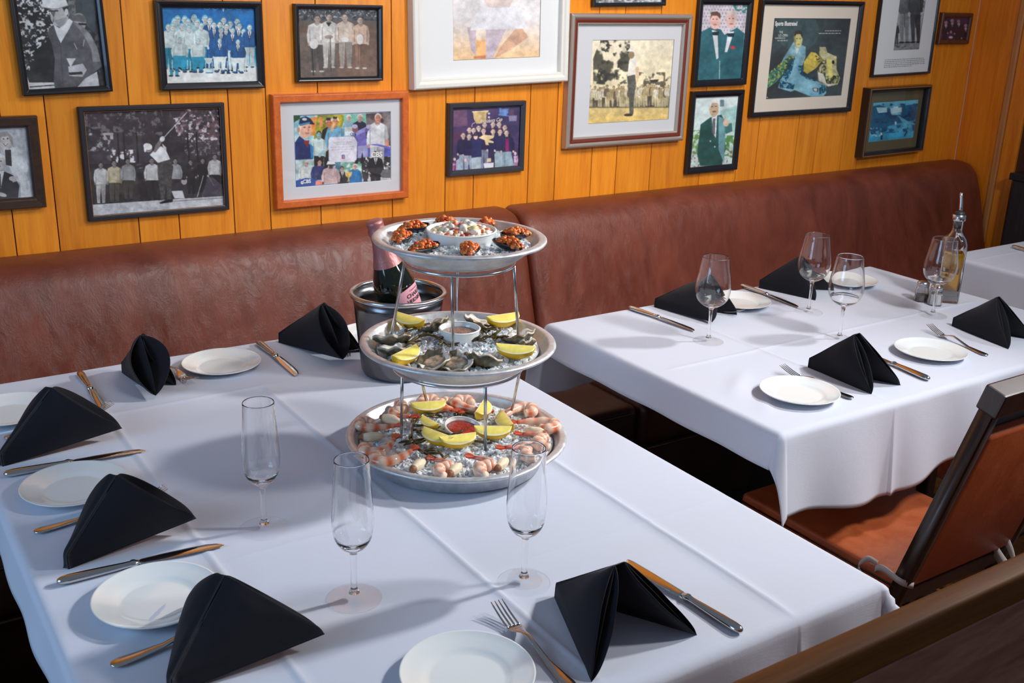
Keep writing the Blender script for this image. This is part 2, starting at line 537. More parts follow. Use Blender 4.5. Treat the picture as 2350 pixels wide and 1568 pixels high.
def cloth(label, x0, x1, y0, y1, dl, dr, df, db, creases=(), seed=0, step=.013, wave=1.0, ear=(.45, .45, .45, .45), hem=None, folds=()):
    """tablecloth: flat top, four hanging sides, an ear at each corner"""
    top = .7505
    def axis(a, b, da, db_, cr):
        s = list(np.arange(a - da, b + db_ + 1e-6, step))
        for c in cr:
            s += [c + q for q in (-.008, -.005, -.0025, 0, .0025, .005, .008)]
        for c in (a, b):
            s += [c + q for q in (-.016, -.012, -.008, -.004, 0, .004)]
        s += [a - da, b + db_, a - da + .009, b + db_ - .009]
        s = sorted(q for q in s if a - da - 1e-6 <= q <= b + db_ + 1e-6)
        o = [s[0]]
        for q in s[1:]:
            if q - o[-1] > .0016: o.append(q)
        return o
    U = axis(x0, x1, dl, dr, [c[1] for c in creases if c[0] == 'x'])
    W = axis(y0, y1, df, db, [c[1] for c in creases if c[0] == 'y'])
    r = .012
    arc = r * PI / 2
    def hang(d):
        """outward, down for a run d past the edge"""
        if d <= 0: return 0.0, 0.0
        if d < arc: return r * math.sin(d / r), r * (1 - math.cos(d / r))
        return r, r + (d - arc)
    V = []
    for u in U:
        for w in W:
            ax = x0 - u if u < x0 else (u - x1 if u > x1 else 0)
            ay = y0 - w if w < y0 else (w - y1 if w > y1 else 0)
            sx = -1 if u < x0 else 1; sy = -1 if w < y0 else 1
            cu, cw = min(max(u, x0), x1), min(max(w, y0), y1)
            if ax == 0 and ay == 0:
                z = top + .0022 * (fbm(u * 6 + seed, w * 6, 3) - .42)
                for c in creases:
                    if c[0] == 'x' and c[3] <= w <= c[4]:
                        fd = min(1, (w - c[3]) / .05, (c[4] - w) / .05)
                        q = (u - c[1] - .004 * (fbm(w * 5, seed, 2) - .5)) / .006
                        z += fd * (c[2] * math.exp(-q * q) + (.0005 if q > 0 else 0))
                    if c[0] == 'y' and c[3] <= u <= c[4]:
                        fd = min(1, (u - c[3]) / .05, (c[4] - u) / .05)
                        q = (w - c[1] - .004 * (fbm(u * 5, seed, 2) - .5)) / .006
                        z += fd * (c[2] * math.exp(-q * q) + (.0005 if q > 0 else 0))
                for (fx, fy, dx, dy, ln, wd, hh) in folds:     # soft drag folds
                    q = (u - fx) * dx + (w - fy) * dy; p = -(u - fx) * dy + (w - fy) * dx
                    if 0 < q < ln: z += hh * math.sin(PI * q / ln) * math.exp(-(p / wd) ** 2)
                V.append((u, w, max(z, top)))
                continue
            s1 = hem(u, w) if hem else 1.0
            if ax > 0 and ay == 0:
                d = ax * s1
                o, dn = hang(d)
                fr = min(1, dn / .2) ** 1.5
                o += wave * fr * (.020 * (fbm(cw * 7 + seed, 1.3, 2) - .35) + .010 * math.sin(cw * 31 + seed)) + .03 * fr
                V.append((cu + sx * o, cw, top - dn))
            elif ay > 0 and ax == 0:
                d = ay * s1
                o, dn = hang(d)
                fr = min(1, dn / .2)
                o += wave * fr * (.022 * (fbm(cu * 7 + seed + 5, 4.3, 2) - .35) + .010 * math.sin(cu * 29 + seed * 2)) + .02 * fr
                for c in creases:
                    if c[0] == 'x': o += .012 * fr * math.exp(-((cu - c[1]) / .018) ** 2) * (1 if cu > c[1] else .4)
                V.append((cu, cw + sy * o, top - dn))
            else:
                rho = math.hypot(ax, ay); th = math.atan2(ay, ax)      # 0 on the x side, 90 on the y side
                k = 1 - abs(th - PI / 4) / (PI / 4)
                ph = ear[(0 if sx < 0 else 1) + (0 if sy < 0 else 2)] * (k ** .8)
                psi = PI / 4 + (th - PI / 4) * .55
                o, dn = hang(rho * s1)
                fr = min(1, dn / .2)
                L = dn
                hx = math.cos(psi) * math.sin(ph) * L + o * math.cos(th) * 1.0
                hy = math.sin(psi) * math.sin(ph) * L + o * math.sin(th) * 1.0
                bx = (1 - k) * (th < PI / 4) * (wave * fr * (.020 * (fbm(cw * 7 + seed, 1.3, 2) - .35) + .010 * math.sin(cw * 31 + seed)) + .03 * fr)
                by = (1 - k) * (th >= PI / 4) * (wave * fr * (.022 * (fbm(cu * 7 + seed + 5, 4.3, 2) - .35) + .010 * math.sin(cu * 29 + seed * 2)) + .02 * fr)
                V.append((cu + sx * (hx + bx), cw + sy * (hy + by), top - dn * math.cos(ph)))
    o = mesh('tablecloth', V, grid_faces(len(U), len(W)), M['cloth'], None, True)
    solid(o, .0012, 1)
    tag(o, label, 'tablecloth', 'white tablecloths')
    return o
cloth('white cloth spread over the near table under the seafood tower and flutes', .18, 1.2, .82, 2.232, .085, .2, .26, .10,
      [('x', .404, .0022, .8, 2.2), ('x', .712, .0024, .83, 2.0), ('x', 1.026, .0026, .8, 2.2), ('y', 1.965, .0018, .3, .75), ('y', 1.535, .0016, .45, .78), ('y', 1.338, .0012, .4, .62), ('y', 1.12, .0010, .66, 1.2)], 3,
      folds=[(.2, 1.30, .8, .55, .24, .018, .006), (.2, 1.17, .75, .65, .24, .016, .005), (.19, 1.5, .9, .35, .2, .015, .003)], ear=(.4, .62, .4, .4))
def hem2(u, w):
    k = 1.0
    if w < 1.27: k = 1 + .10 * math.cos((u - 1.80) * 9) * (u < 2.2)
    return k
cloth('white cloth spread over the table with four wine glasses and the oil bottle', 1.485, 2.69, 1.27, 2.032, .082, .05, .19, .21,
      [('x', 1.805, .0016, 1.27, 2.0), ('y', 1.637, .0016, 1.5, 2.65), ('x', 2.1, .001, 1.27, 1.6)], 11, wave=.9, hem=hem2, ear=(.25, .4, .4, .4),
      folds=[(1.52, 1.44, .8, .6, .2, .016, .005), (1.50, 1.33, .75, .65, .16, .014, .003)])
cloth('white cloth spread over the far right table in front of the charcoal cabinet', 3.06, 4.02, 1.29, 2.01, .19, .1, .19, .12,
      [('y', 1.93, .0015, 3.06, 4.0), ('x', 3.5, .0015, 1.3, 2.0)], 21, wave=.6)

t_ = thing('bench', 'guessed dark bench seat added to fill the black area left of the near table', 'bench', (-.22, 1.5, 0))  # guessed bench, added to keep this area near black instead of lit floor
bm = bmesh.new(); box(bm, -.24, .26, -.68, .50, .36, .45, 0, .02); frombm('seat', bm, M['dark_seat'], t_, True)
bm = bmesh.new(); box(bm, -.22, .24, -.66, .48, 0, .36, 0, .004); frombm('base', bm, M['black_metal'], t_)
# ================================================================== things on the tables
TZ = .7525
# ---------------------------------------------------------------- plates
def plate_proto(label, loc):
    root = thing('side_plate', label, 'plate', loc, 0, 'white side plates')
    prof = [(0, .004), (.044, .004), (.048, .0042), (.053, .0068), (.058, .0085), (.070, .0115), (.0805, .0148), (.0822, .0158), (.0826, .0150),
            (.0815, .0132), (.070, .0095), (.058, .0060), (.050, .0018), (.049, 0), (.046, 0), (.045, .0016), (0, .0016)]
    prof = [(r, z) for r, z in prof]
    V, Fc = lathe(prof, 96)
    mesh('dish', V, [f[::-1] for f in Fc], M['china'], root, True)
    V, Fc = lathe([(.0825, .0153), (.0829, .0150), (.0827, .0145), (.0820, .0147)], 96, True)
    mesh('rim', V, Fc, M['china'], root, True)
    return root
plates = [((360, 1376), 'white side plate at the near left, between a knife and the nearest napkin'),
          ((172, 1120), 'white side plate half hidden behind the second napkin on the left edge'),
          ((22, 948), 'white side plate cut by the left picture edge, behind the first napkin'),
          ((509, 838), 'white side plate by the bench, between two upright napkins'),
          ((858, 772), 'white side plate almost hidden behind the steel champagne bucket'),
          ((1073, 1553), 'white side plate cut by the lower picture edge, beside the large fork'),
          ((1697, 695), 'white side plate by the bench behind the leftmost wine glass'),
          ((1946, 647), 'white side plate seen through the third wine glass by the bench'),
          ((1834, 904), 'white side plate at the near left corner of the wine glass table'),
          ((2135, 809), 'white side plate between two napkins on the wine glass table front')]
pp = None
for (px, lab) in plates:
    p = tab(*px, .758)
    loc = (p.x, p.y, TZ)
    if pp is None: pp = plate_proto(lab, loc)
    else: dup(pp, loc, random.Random(len(lab)).random() * 6, lab)

# ---------------------------------------------------------------- cutlery
def knife_proto():
    root = thing('table_knife', '', 'knife', (0, 0, 0), 0, 'steel table knives')
    # along +x: handle end at 0, tip at .235
    s = [(0, .001, .001), (.0015, .0045, .0035), (.006, .0075, .0052), (.016, .0088, .0060), (.04, .0082, .0058), (.07, .0068, .0052), (.092, .0056, .0046), (.100, .0054, .0046), (.102, .0070, .0056), (.106, .0072, .0056), (.108, .0058, .0044), (.113, .0050, .0030)]
    V, Fc = loft([(x, w, h, 0, .0062) for x, w, h in s], 18)
    mesh('handle', V, Fc, M['steel'], root, True)
    b = [(.110, .0050, .0020, 0), (.118, .0082, .0013, .0010), (.15, .0092, .0011, .0012), (.19, .0096, .0010, .0010), (.212, .0090, .0009, .0004), (.226, .0068, .0008, -.0014), (.233, .0036, .0007, -.0034), (.2352, .0006, .0005, -.0048)]
    V, Fc = loft([(x, w, h, y, .0062 - (x - .11) * .022) for x, w, h, y in b], 16, e=1.3)
    mesh('blade', V, Fc, M['steel'], root, True)
    return root
def fork_proto():
    root = thing('table_fork', '', 'fork', (0, 0, 0), 0, 'steel table forks')
    zc = lambda x: .0035 + .011 * math.exp(-((x - .115) / .030) ** 2) + max(0, x - .150) ** 1.25 * .62
    zt = lambda x: zc(x)
    s = [(0, .001, .0008), (.0015, .0050, .0014), (.006, .0086, .0018), (.014, .0098, .0019), (.035, .0084, .0018), (.065, .0052, .0018), (.095, .0036, .0021), (.115, .0033, .0022), (.128, .0042, .0018), (.136, .0078, .0014), (.142, .0106, .0011), (.150, .0116, .0010), (.156, .0118, .0009)]
    V, Fc = loft([(x, w, h, 0, zc(x)) for x, w, h in s], 14)
    mesh('handle', V, Fc, M['steel'], root, True)
    for k in range(4):
        y = -.0093 + .0062 * k
        q = [(.153, .0022, .0009), (.16, .0018, .0010), (.18, .0017, .0010), (.196, .0013, .0009), (.204, .0007, .0006)]
        V, Fc = loft([(x, w, h, y * (1 - (x - .153) * .5), zt(x)) for x, w, h in q], 8)
        mesh('tine', V, Fc, M['steel'], root, True)
    return root
kp = fp = None
def lay(kind, a, b, label, za=.757, zb=.757, length=None, xy=False):
    """handle end at photo point a, tip at photo point b"""
    global kp, fp
    A = Vector(a) if xy else tab(*a, za); B = Vector(b) if xy else tab(*b, zb)
    d = B - A; rz = math.atan2(d.y, d.x)
    L = length or math.hypot(d.x, d.y)
    full = .2352 if kind == 'k' else .204
    sc_ = max(.93, min(1.07, L / full))
    loc = (A.x, A.y, TZ + .0002)
    if kind == 'k':
        if kp is None: kp = knife_proto(); kp.location = loc; kp.rotation_euler.z = rz; kp.scale = (sc_,) * 3; kp['label'] = label; return kp
        return dup(kp, loc, rz, label, None, sc_)
    if fp is None: fp = fork_proto(); fp.location = loc; fp.rotation_euler.z = rz; fp.scale = (sc_,) * 3; fp['label'] = label; return fp
    return dup(fp, loc, rz, label, None, sc_)
lay('k', (130, 1338), (512, 1247), 'steel knife above the nearest left side plate')
lay('k', (8, 1091), (332, 1031), 'steel knife above the second side plate on the left edge')
lay('k', (183, 856), (238, 943), 'steel knife lying between the two napkins at the far left corner', .757, .755)
lay('k', (592, 786), (684, 861), 'steel knife between the bench side plate and the napkin by the bucket')
lay('k', (1703, 1452), (1435, 1285), 'steel knife lying behind the large front napkin')
lay('k', (1443, 706), (1596, 758), 'steel knife at the far left corner of the wine glass table')
lay('k', (1700, 655), (1834, 704), 'steel knife by the bench behind the second wine glass')
lay('k', (2133, 872), None or (1965, 800), 'steel knife with its handle showing behind the middle front napkin', length=.235)
lay('f', (77, 1220), (380, 1118), 'steel fork under the second napkin on the left edge', .757, .772)
lay('f', (253, 1526), (612, 1372), 'steel fork under the nearest left napkin', .757, .772)
p = tab(258, 924, .772); lay('f', (p.x - .198, p.y - .035, 0), (p.x, p.y, 0), 'steel fork with only its tines showing past the first left napkin', xy=True)
p = tab(446, 868, .772); lay('f', (p.x - .028, p.y + .2, 0), (p.x, p.y, 0), 'steel fork between the slim upright napkin and the bench side plate', xy=True)
p = tab(826, 808, .765); lay('f', (p.x - .03, p.y + .2, 0), (p.x, p.y, 0), 'steel fork mostly hidden between the tall napkin and the champagne bucket', xy=True)
lay('f', (1318, 1580), (1150, 1383), 'large steel fork beside the front side plate', .757, .775)
lay('f', (1958, 913), (1795, 833), 'steel fork beside the side plate on the near corner of the wine table', .757, .775)
lay('f', (2266, 815), (2133, 741), 'steel fork left of the right front napkin', .757, .775)
p = tab(1704, 713, .772); lay('f', (p.x - .03, p.y + .2, 0), (p.x, p.y, 0), 'steel fork between the pocket napkin and the plate by the bench', xy=True)
lay('k', (2323, 566), (2440, 600), 'steel knife on the far right table by the cabinet', length=.235)

# ---------------------------------------------------------------- stemware
def glass_proto(kind, label, loc):
    if kind == 'flute':
        root = thing('champagne_flute', label, 'glass', loc, 0, 'champagne flutes')
        outer = [(.0232, .209), (.0245, .185), (.0262, .16), (.0277, .135), (.0282, .120), (.0272, .105), (.0240, .092), (.0180, .082), (.0105, .076), (.0062, .072)]
        stem = [(.0062, .072), (.0048, .066), (.0043, .05), (.0043, .025), (.0050, .016), (.0075, .0095), (.012, .0062), (.022, .0038), (.0350, .0022), (.0368, .0012), (.0362, .0002), (.015, .0004), (0, .0010)]
        floor_ = .081
    else:
        root = thing('wine_glass', label, 'glass', loc, 0, 'wine glasses')
        outer = [(.0312, .208), (.0335, .190), (.0372, .168), (.0406, .148), (.0418, .134), (.0408, .121), (.0370, .108), (.0290, .097), (.0185, .0895), (.0100, .0855), (.0060, .082)]
        stem = [(.0060, .082), (.0045, .075), (.0036, .06), (.0035, .03), (.0042, .017), (.0068, .0095), (.012, .0060), (.022, .0036), (.0340, .0022), (.0358, .0012), (.0352, .0002), (.015, .0004), (0, .0010)]
        floor_ = .0905
    t_ = .0010
    inner = [(max(r - t_ - (0.0004 if z < .1 else 0), 0.0), z) for r, z in outer if z > floor_ + .004]
    prof = [tuple(q) for q in spline([(0, floor_)] + inner[::-1], 4)]
    prof = [(max(r, 0 if i == 0 else .0004), z) for i, (r, z) in enumerate(prof)]
    body = [tuple(q) for q in spline(outer + [q for q in stem[1:] if q[1] >= .0095], 4)]
    zb = body[-1][1]; rb_ = body[-1][0]
    ro_, zo_ = outer[0]
    rimp = [(prof[-1][0], zo_ - .0016), (prof[-1][0], zo_ - .0007), (ro_ - t_ * .82, zo_ - .0001), (ro_ - t_ * .5, zo_ + .0002), (ro_ - t_ * .18, zo_ - .0001), (ro_, zo_ - .0007), (ro_ + .0001, zo_ - .0016)]
    V, Fc = lathe(prof[:-1] + rimp + body[1:] + [(0, zb)], 64)
    mesh('bowl_and_stem', V, [f[::-1] for f in Fc], M['glass'], root, True)
    foot = [(0, zb - .0002), (rb_, zb - .0002)] + [q for q in stem if q[1] < .0095]
    foot = [foot[0]] + [tuple(q) for q in spline(foot[1:], 4)]
    foot = [(max(r, 0), z) for r, z in foot]; foot[-1] = (0, foot[-1][1])
    V, Fc = lathe(foot, 64)
    mesh('foot', V, [f[::-1] for f in Fc], M['thinglass'], root, True)
    return root
fl = None
for px, lab in [((607, 1213), 'empty champagne flute at the back left, nearest the bench napkins'), ((813, 1373), 'empty champagne flute in the middle, left in front of the tower'), ((1202, 1336), 'empty champagne flute right in front of the shrimp tray')]:
    p = tab(*px, .753); loc = (p.x, p.y, TZ)
    if fl is None: fl = glass_proto('flute', lab, loc)
    else: dup(fl, loc, 1.0, lab)
wg = None
for px, lab in [((1625, 783), 'empty wine glass in front of the pocket napkin, leftmost of four'), ((1855, 716), 'empty wine glass by the bench, second from the left'), ((1926, 778), 'empty wine glass behind the middle front napkin'), ((2140, 724), 'empty wine glass in front of the salt shaker and oil bottle')]:
    p = tab(*px, .753); loc = (p.x, p.y, TZ)
    if wg is None: wg = glass_proto('wine', lab, loc)
    else: dup(wg, loc, 1.0, lab)

# ---------------------------------------------------------------- napkins
def napkin(label, P, T, C1, C2, g1=.03, g2=.03, lift1=.0, lift2=.0, seed=0, split=.006):
    """pyramid fold: ridge P-T, two pocketed wings ending at C1 and C2 on the cloth"""
    P, T, C1, C2 = (Vector(q) for q in (P, T, C1, C2))
    base = TZ
    loc = Vector((P.x, P.y, base))
    root = thing('folded_napkin', label, 'napkin', loc, 0, 'black folded napkins')
    mid = (C1 + C2 + T) / 3
    def wing(C, other, g, lift, sgn, nm):
        # outward normal of the wing, away from the other wing
        n = (T - P).cross(C - P); n.normalize()
        if n.dot(other - P) > 0: n = -n
        along = (C1 - C2); along.z = 0; along.normalize()
        Pw = P + along * split * sgn
        Tt = T + Vector((0, 0, .022)) + along * .004 * sgn
        Tb = T + along * .005 * sgn
        nS, nT_ = 22, 14
        V = []; Fc = []
        def ridge(s):
            return Pw.lerp(Tt, s / .86) if s <= .86 else Tt.lerp(Tb, (s - .86) / .14)
        def free(s):
            q = Pw.lerp(C + Vector((0, 0, lift)), s)
            return q
        layers = (('out', 1), ('mid', 0), ('in', -1))
        for li, (nm_, k) in enumerate(layers):
            b0 = len(V)
            for i in range(nS):
                s = i / (nS - 1)
                R_ = ridge(s); Fr = free(s)
                lens = max(0.0, math.sin(PI * min(1, s ** .85))) ** .75
                for j in range(nT_):
                    t = j / (nT_ - 1)
                    if k == 0: t = .12 + .84 * t
                    q = R_.lerp(Fr, t)
                    bul = .010 * math.sin(PI * t) * math.sin(PI * min(1, s * 1.02)) * (1 if k > 0 else .3)
                    wr = .0035 * (fbm(s * 3 + seed, t * 3 + li, 2) - .5) * math.sin(PI * s)
                    off = bul + wr
                    if k > 0: off += g * .45 * t * t * lens
                    if k < 0: off -= g * .55 * t * t * lens + .004 * math.sin(PI * s)
                    if k == 0: off += g * lens * (-.10 + .22 * math.sin(PI * t * .9 + .3)) * t
                    q = q + n * off
                    if k < 0: q.z += .014 * t ** 3 * lens * min(1, g / .04)
                    if k > 0: q.z -= .007 * t ** 3 * lens * min(1, g / .04)
                    # lower rim of the pocket: rounded, lifted
                    if k != 0 and s > .8:
                        e = (s - .8) / .2
                        q = q - (Fr - R_) * .04 * e * e * t
                    lo = base - .0004 + (.0006 if k == 0 else 0)
                    if q.z < lo: q.z = lo
                    if s > .985 and lift == 0: q.z = max(lo, min(q.z, lo + .004))
                    V.append(q - loc)
            Fc += grid_faces(nS, nT_, b0)
        # close the pocket round its lower end: join out and in rows at s = 1
        o0 = (nS - 1) * nT_; i0 = 2 * nS * nT_ + (nS - 1) * nT_
        Fc += [(o0 + j, o0 + j + 1, i0 + j + 1, i0 + j) for j in range(nT_ - 1)]
        return V, Fc
    V1, F1 = wing(C1, C2, g1, lift1, 1, 'a')
    V2, F2 = wing(C2, C1, g2, lift2, -1, 'b')
    V1 += V2; F1 += [tuple(i + len(V1) - len(V2) for i in f) for f in F2]
    # bridge the two ridges over the fold
    nS, nT_ = 22, 14; ob = len(V1) - len(V2)
    F1 += [(i * nT_, (i + 1) * nT_, ob + (i + 1) * nT_, ob + i * nT_) for i in range(nS - 1)]
    o = mesh('folded_cloth', V1, F1, M['napkin'], root, True)
    solid(o, .0022, 0)
    subsurf(o, 1)
    return root
b = TZ
napkin('black pyramid napkin cut by the left picture edge, first of three along it', (.293, 1.86, .868), (.198, 1.832, b), (.411, 1.843, b), (.30, 1.98, b), .055, .03, .022, 0, 1)
napkin('black pyramid napkin in the middle of the left edge, on a fork', (.304, 1.47, .864), (.22, 1.436, b), (.419, 1.449, b), (.31, 1.60, b), .055, .03, .022, 0, 2)
napkin('black pyramid napkin nearest the camera on the left edge', (.352, 1.148, .853), (.262, 1.085, b), (.462, 1.074, b), (.34, 1.26, b), .06, .03, .022, 0, 3)
napkin('black tent napkin on the front edge of the near table, beside the large fork', (.792, .912, .856), (.778, 1.022, b), (.700, .838, b), (.886, .845, b), .02, .022, 0, 0, 4, .008)
napkin('slim black napkin with open pocket by the bench, behind the knife at the far left', (.511, 2.091, .861), (.49, 2.185, b), (.505, 1.985, b), (.565, 2.05, b), .075, .03, .012, 0, 5)
napkin('black napkin with open pocket by the bench, left of the champagne bucket', (.916, 2.118, .862), (.848, 2.215, b), (.915, 2.0, b), (.985, 2.055, b), .075, .03, .012, 0, 6)
napkin('black tent napkin in the middle front of the wine glass table', (1.83, 1.392, .86), (1.815, 1.495, b), (1.803, 1.305, b), (1.908, 1.31, b), .02, .022, 0, 0, 7, .010)
napkin('black tent napkin at the right front of the wine table, cut by the picture edge', (2.395, 1.426, .856), (2.388, 1.529, b), (2.342, 1.337, b), (2.47, 1.35, b), .02, .022, 0, 0, 8, .006)
napkin('black pyramid napkin by the bench behind the leftmost wine glass', (1.905, 1.925, .852), (1.812, 2.02, b), (1.838, 1.822, b), (1.96, 1.855, b), .045, .03, .008, 0, 9)
napkin('black pyramid napkin by the bench behind the second wine glass', (2.262, 1.945, .856), (2.20, 2.022, b), (2.245, 1.848, b), (2.37, 1.90, b), .03, .03, .0, 0, 10)

# ---------------------------------------------------------------- oil bottle, shakers
M['oil'] = mat('golden_oil', s2l((226, 170, 30)), .0, 0, IOR=1.40, Transmission_Weight=.85)
M['rubber'] = mat('black_rubber', (.02, .02, .022), .5)
M['pepper'] = mat('ground_pepper', s2l((96, 88, 82)), .9)
t = NT(M['pepper']); t.color(t.ramp(t.noise(t.coord(), 900, 2, .6), [(.4, s2l((60, 52, 48))), (.62, s2l((170, 160, 150)))]))
M['salt'] = mat('white_salt', (.85, .85, .86), .9)
def sqring(a, z, rr, n=8):
    """rounded square ring"""
    out = []
    for q in range(4):
        cx = (a - rr) * (1 if q in (0, 3) else -1); cy = (a - rr) * (1 if q < 2 else -1)
        for k in range(n):
            an = q * PI / 2 + k / (n - 1) * PI / 2
            out.append((cx + rr * math.cos(an), cy + rr * math.sin(an), z))
    return out
def rings(rs, close=True):
    V = []; Fc = []
    n = len(rs[0])
    for r in rs: V += r
    for i in range(len(rs) - 1):
        for k in range(n):
            a = i * n + k; b2 = i * n + (k + 1) % n
            Fc.append((a, b2, b2 + n, a + n))
    if close:
        Fc.append(tuple(range(n))[::-1]); Fc.append(tuple(range((len(rs) - 1) * n, len(rs) * n)))
    return V, Fc
p = tab(2169, 690, .753)
ob = thing('oil_bottle', 'square glass bottle of golden oil with steel pourer spout', 'bottle', (p.x, p.y, TZ), .75)
o_ = [(.0285, 0, .006), (.030, .003, .007), (.030, .150, .007), (.0295, .165, .010), (.026, .178, .016), (.018, .188, .0165), (.0135, .196, .0134), (.0130, .21, .0129), (.0130, .228, .0129), (.0152, .229, .0151), (.0152, .238, .0151), (.013, .239, .0129)]
i_ = [(.0105, .239, .0104), (.0105, .20, .0104), (.0155, .187, .015), (.0235, .176, .015), (.0270, .164, .009), (.0275, .150, .006), (.0275, .008, .006)]
V, Fc = rings([sqring(a, z, r) for a, z, r in o_ + i_])
mesh('bottle_body', V, Fc, M['glass'], ob, True)
V, Fc = rings([sqring(a, z, r) for a, z, r in [(.0272, .0085, .006), (.0273, .012, .006), (.0273, .135, .006), (.0270, .1385, .006)]])
mesh('oil', V, Fc, M['oil'], ob, True)
V, Fc = lathe([(0, .205), (.0098, .205), (.0102, .21), (.0102, .236), (.0138, .2395), (.0138, .244), (.0125, .249), (.006, .252), (0, .252)], 24)
mesh('stopper', V, Fc, M['rubber'], ob, True)
V, Fc = lathe([(.0160, .226), (.0172, .228), (.0172, .2415), (.0158, .2425)], 24)
mesh('collar', V, Fc, M['wire'], ob, True)
V, Fc = tube([(0, 0, .249), (0, 0, .262), (.002, .001, .275), (.006, .003, .292), (.0075, .0038, .300)], [.0062, .0048, .0044, .0042, .0036], 12)
mesh('spout', V, Fc, M['wire'], ob, True)
V, Fc = tube([(0, 0, .205), (0, 0, .06)], .002, 8)
mesh('air_tube', V, Fc, M['wire'], ob, True)
def shaker(px, label, fill, hh, name):
    p = tab(*px, .753)
    r = thing('shaker', label, 'shaker', (p.x, p.y, TZ), .4, 'glass table shakers')
    n = 10
    def ring(rad, z, k=10, fl_=.0):
        return [(rad * math.cos(2 * PI * i / k), rad * math.sin(2 * PI * i / k), z) for i in range(k)]
    out = [ring(.0185, 0), ring(.0195, .002), ring(.0180, .03), ring(.0155, .042), ring(.0150, .046)]
    inn = [ring(.0130, .046), ring(.0135, .041), ring(.0158, .029), ring(.0172, .004)]
    V, Fc = rings(out + inn); mesh('jar', V, Fc, M['glass'], r)
    V, Fc = rings([ring(.0168, .0045), ring(.0166, .012), ring(.0155, hh)]); mesh('filling', V, Fc, fill, r)
    V, Fc = lathe([(.0150, .0435), (.0165, .0435), (.0165, .047), (.0158, .0475), (.0165, .048), (.0165, .052), (.0155, .0545), (.011, .0575), (.005, .0590), (0, .0592)], 32)
    mesh('cap', V, Fc, M['wire'], r, True)
    return r
shaker((2113, 691), 'glass pepper shaker with steel cap, left of the salt', M['pepper'], .020, 'pepper_shaker')
shaker((2144, 700), 'glass salt shaker with steel cap, behind the rightmost wine glass', M['salt'], .032, 'salt_shaker')

# ---------------------------------------------------------------- champagne bucket and bottle
BX, BY = .996, 1.911
bk = thing('champagne_bucket', 'steel champagne bucket behind the seafood tower', 'bucket', (BX, BY, TZ))
outer = [(0, .001), (.070, .001), (.074, .003), (.0785, .012), (.084, .06), (.0925, .15), (.0965, .176)]
V, Fc = lathe([tuple(q) for q in spline(outer[1:], 4)][:0] + outer + [(.0955, .176), (.0915, .15), (.083, .06), (.077, .014), (.070, .006), (0, .006)], 72)
mesh('pail', V, [f[::-1] for f in Fc], M['bucket'], bk, True)
V, Fc = lathe([(.0972 + .0052 * math.cos(a), .1775 + .0052 * math.sin(a)) for a in [2 * PI * k / 12 for k in range(12)]], 72, True)
mesh('rolled_rim', V, Fc, M['wire'], bk, True)

def _hulls(n=14, seed=5):
    out = []; rnd = random.Random(seed)
    for i in range(n):
        bmx = bmesh.new()
        for k in range(8):
            d = Vector((rnd.gauss(0, 1), rnd.gauss(0, 1), rnd.gauss(0, 1))).normalized()
            bmx.verts.new((d.x, d.y * .8, d.z * .7))
        bmesh.ops.convex_hull(bmx, input=bmx.verts[:])
        bmx.verts.index_update()
        used = [v for v in bmx.verts if v.link_faces]
        ix = {v: j for j, v in enumerate(used)}
        out.append(([v.co.copy() for v in used], [tuple(ix[v] for v in f.verts) for f in bmx.faces]))
        bmx.free()
    return out
HULLS = _hulls()
def ice_mesh(spots, seed, size):
    """heap of small crushed crystals at the given points"""
    rnd = random.Random(seed)
    V = []; Fc = []
    for (x, y, z) in spots:
        hv, hf = HULLS[rnd.randrange(len(HULLS))]
        s = size * rnd.uniform(.45, 1.2)
        rot = Matrix.Rotation(rnd.uniform(0, 6.28), 3, 'Z') @ Matrix.Rotation(rnd.uniform(0, 3.1), 3, 'X')
        off = len(V)
        V += [rot @ (q * s) + Vector((x, y, z)) for q in hv]
        Fc += [tuple(off + i for i in f) for f in hf]
    return V, Fc
m = mat('crushed_ice', (.93, .95, .98), .14, 0, IOR=1.31, Transmission_Weight=.12, Subsurface_Weight=.35, Subsurface_Scale=.012)
M['ice'] = m
rnd = random.Random(3)
sp = []
for i in range(260):
    r = .084 * math.sqrt(rnd.random()); a = rnd.random() * 6.28
    if r * math.cos(a) > -.012 - .0 and abs(r * math.sin(a)) < .04 and r * math.cos(a) < .06: continue
    sp.append((r * math.cos(a), r * math.sin(a), .118 + rnd.uniform(-.01, .012)))
V, Fc = ice_mesh(sp, 4, .008)
k0 = len(V)
V2, F2 = lathe([(0, .112), (.086, .112)], 40)
V += V2; Fc += [tuple(i + k0 for i in f) for f in F2]
o = mesh('bucket_ice', V, Fc, M['ice'])
o.location = (BX, BY, TZ)
tag(o, 'crushed ice filling the steel champagne bucket', 'ice', kind='stuff')

M['bottle_glass'] = mat('dark_green_bottle_glass', s2l((16, 22, 12)), .06, 0, Coat_Weight=.6, Coat_Roughness=.03)
M['foil'] = mat('rose_foil', s2l((176, 116, 116)), .36, .5)
t = NT(M['foil']); t.bump(t.noise(t.coord((60, 60, 8)), 4, 4, .6, 1.0), .4, .002)
M['label'] = mat('pink_label', s2l((226, 160, 176)), .6)
M['ink'] = mat('black_ink', (.012, .011, .012), .6)
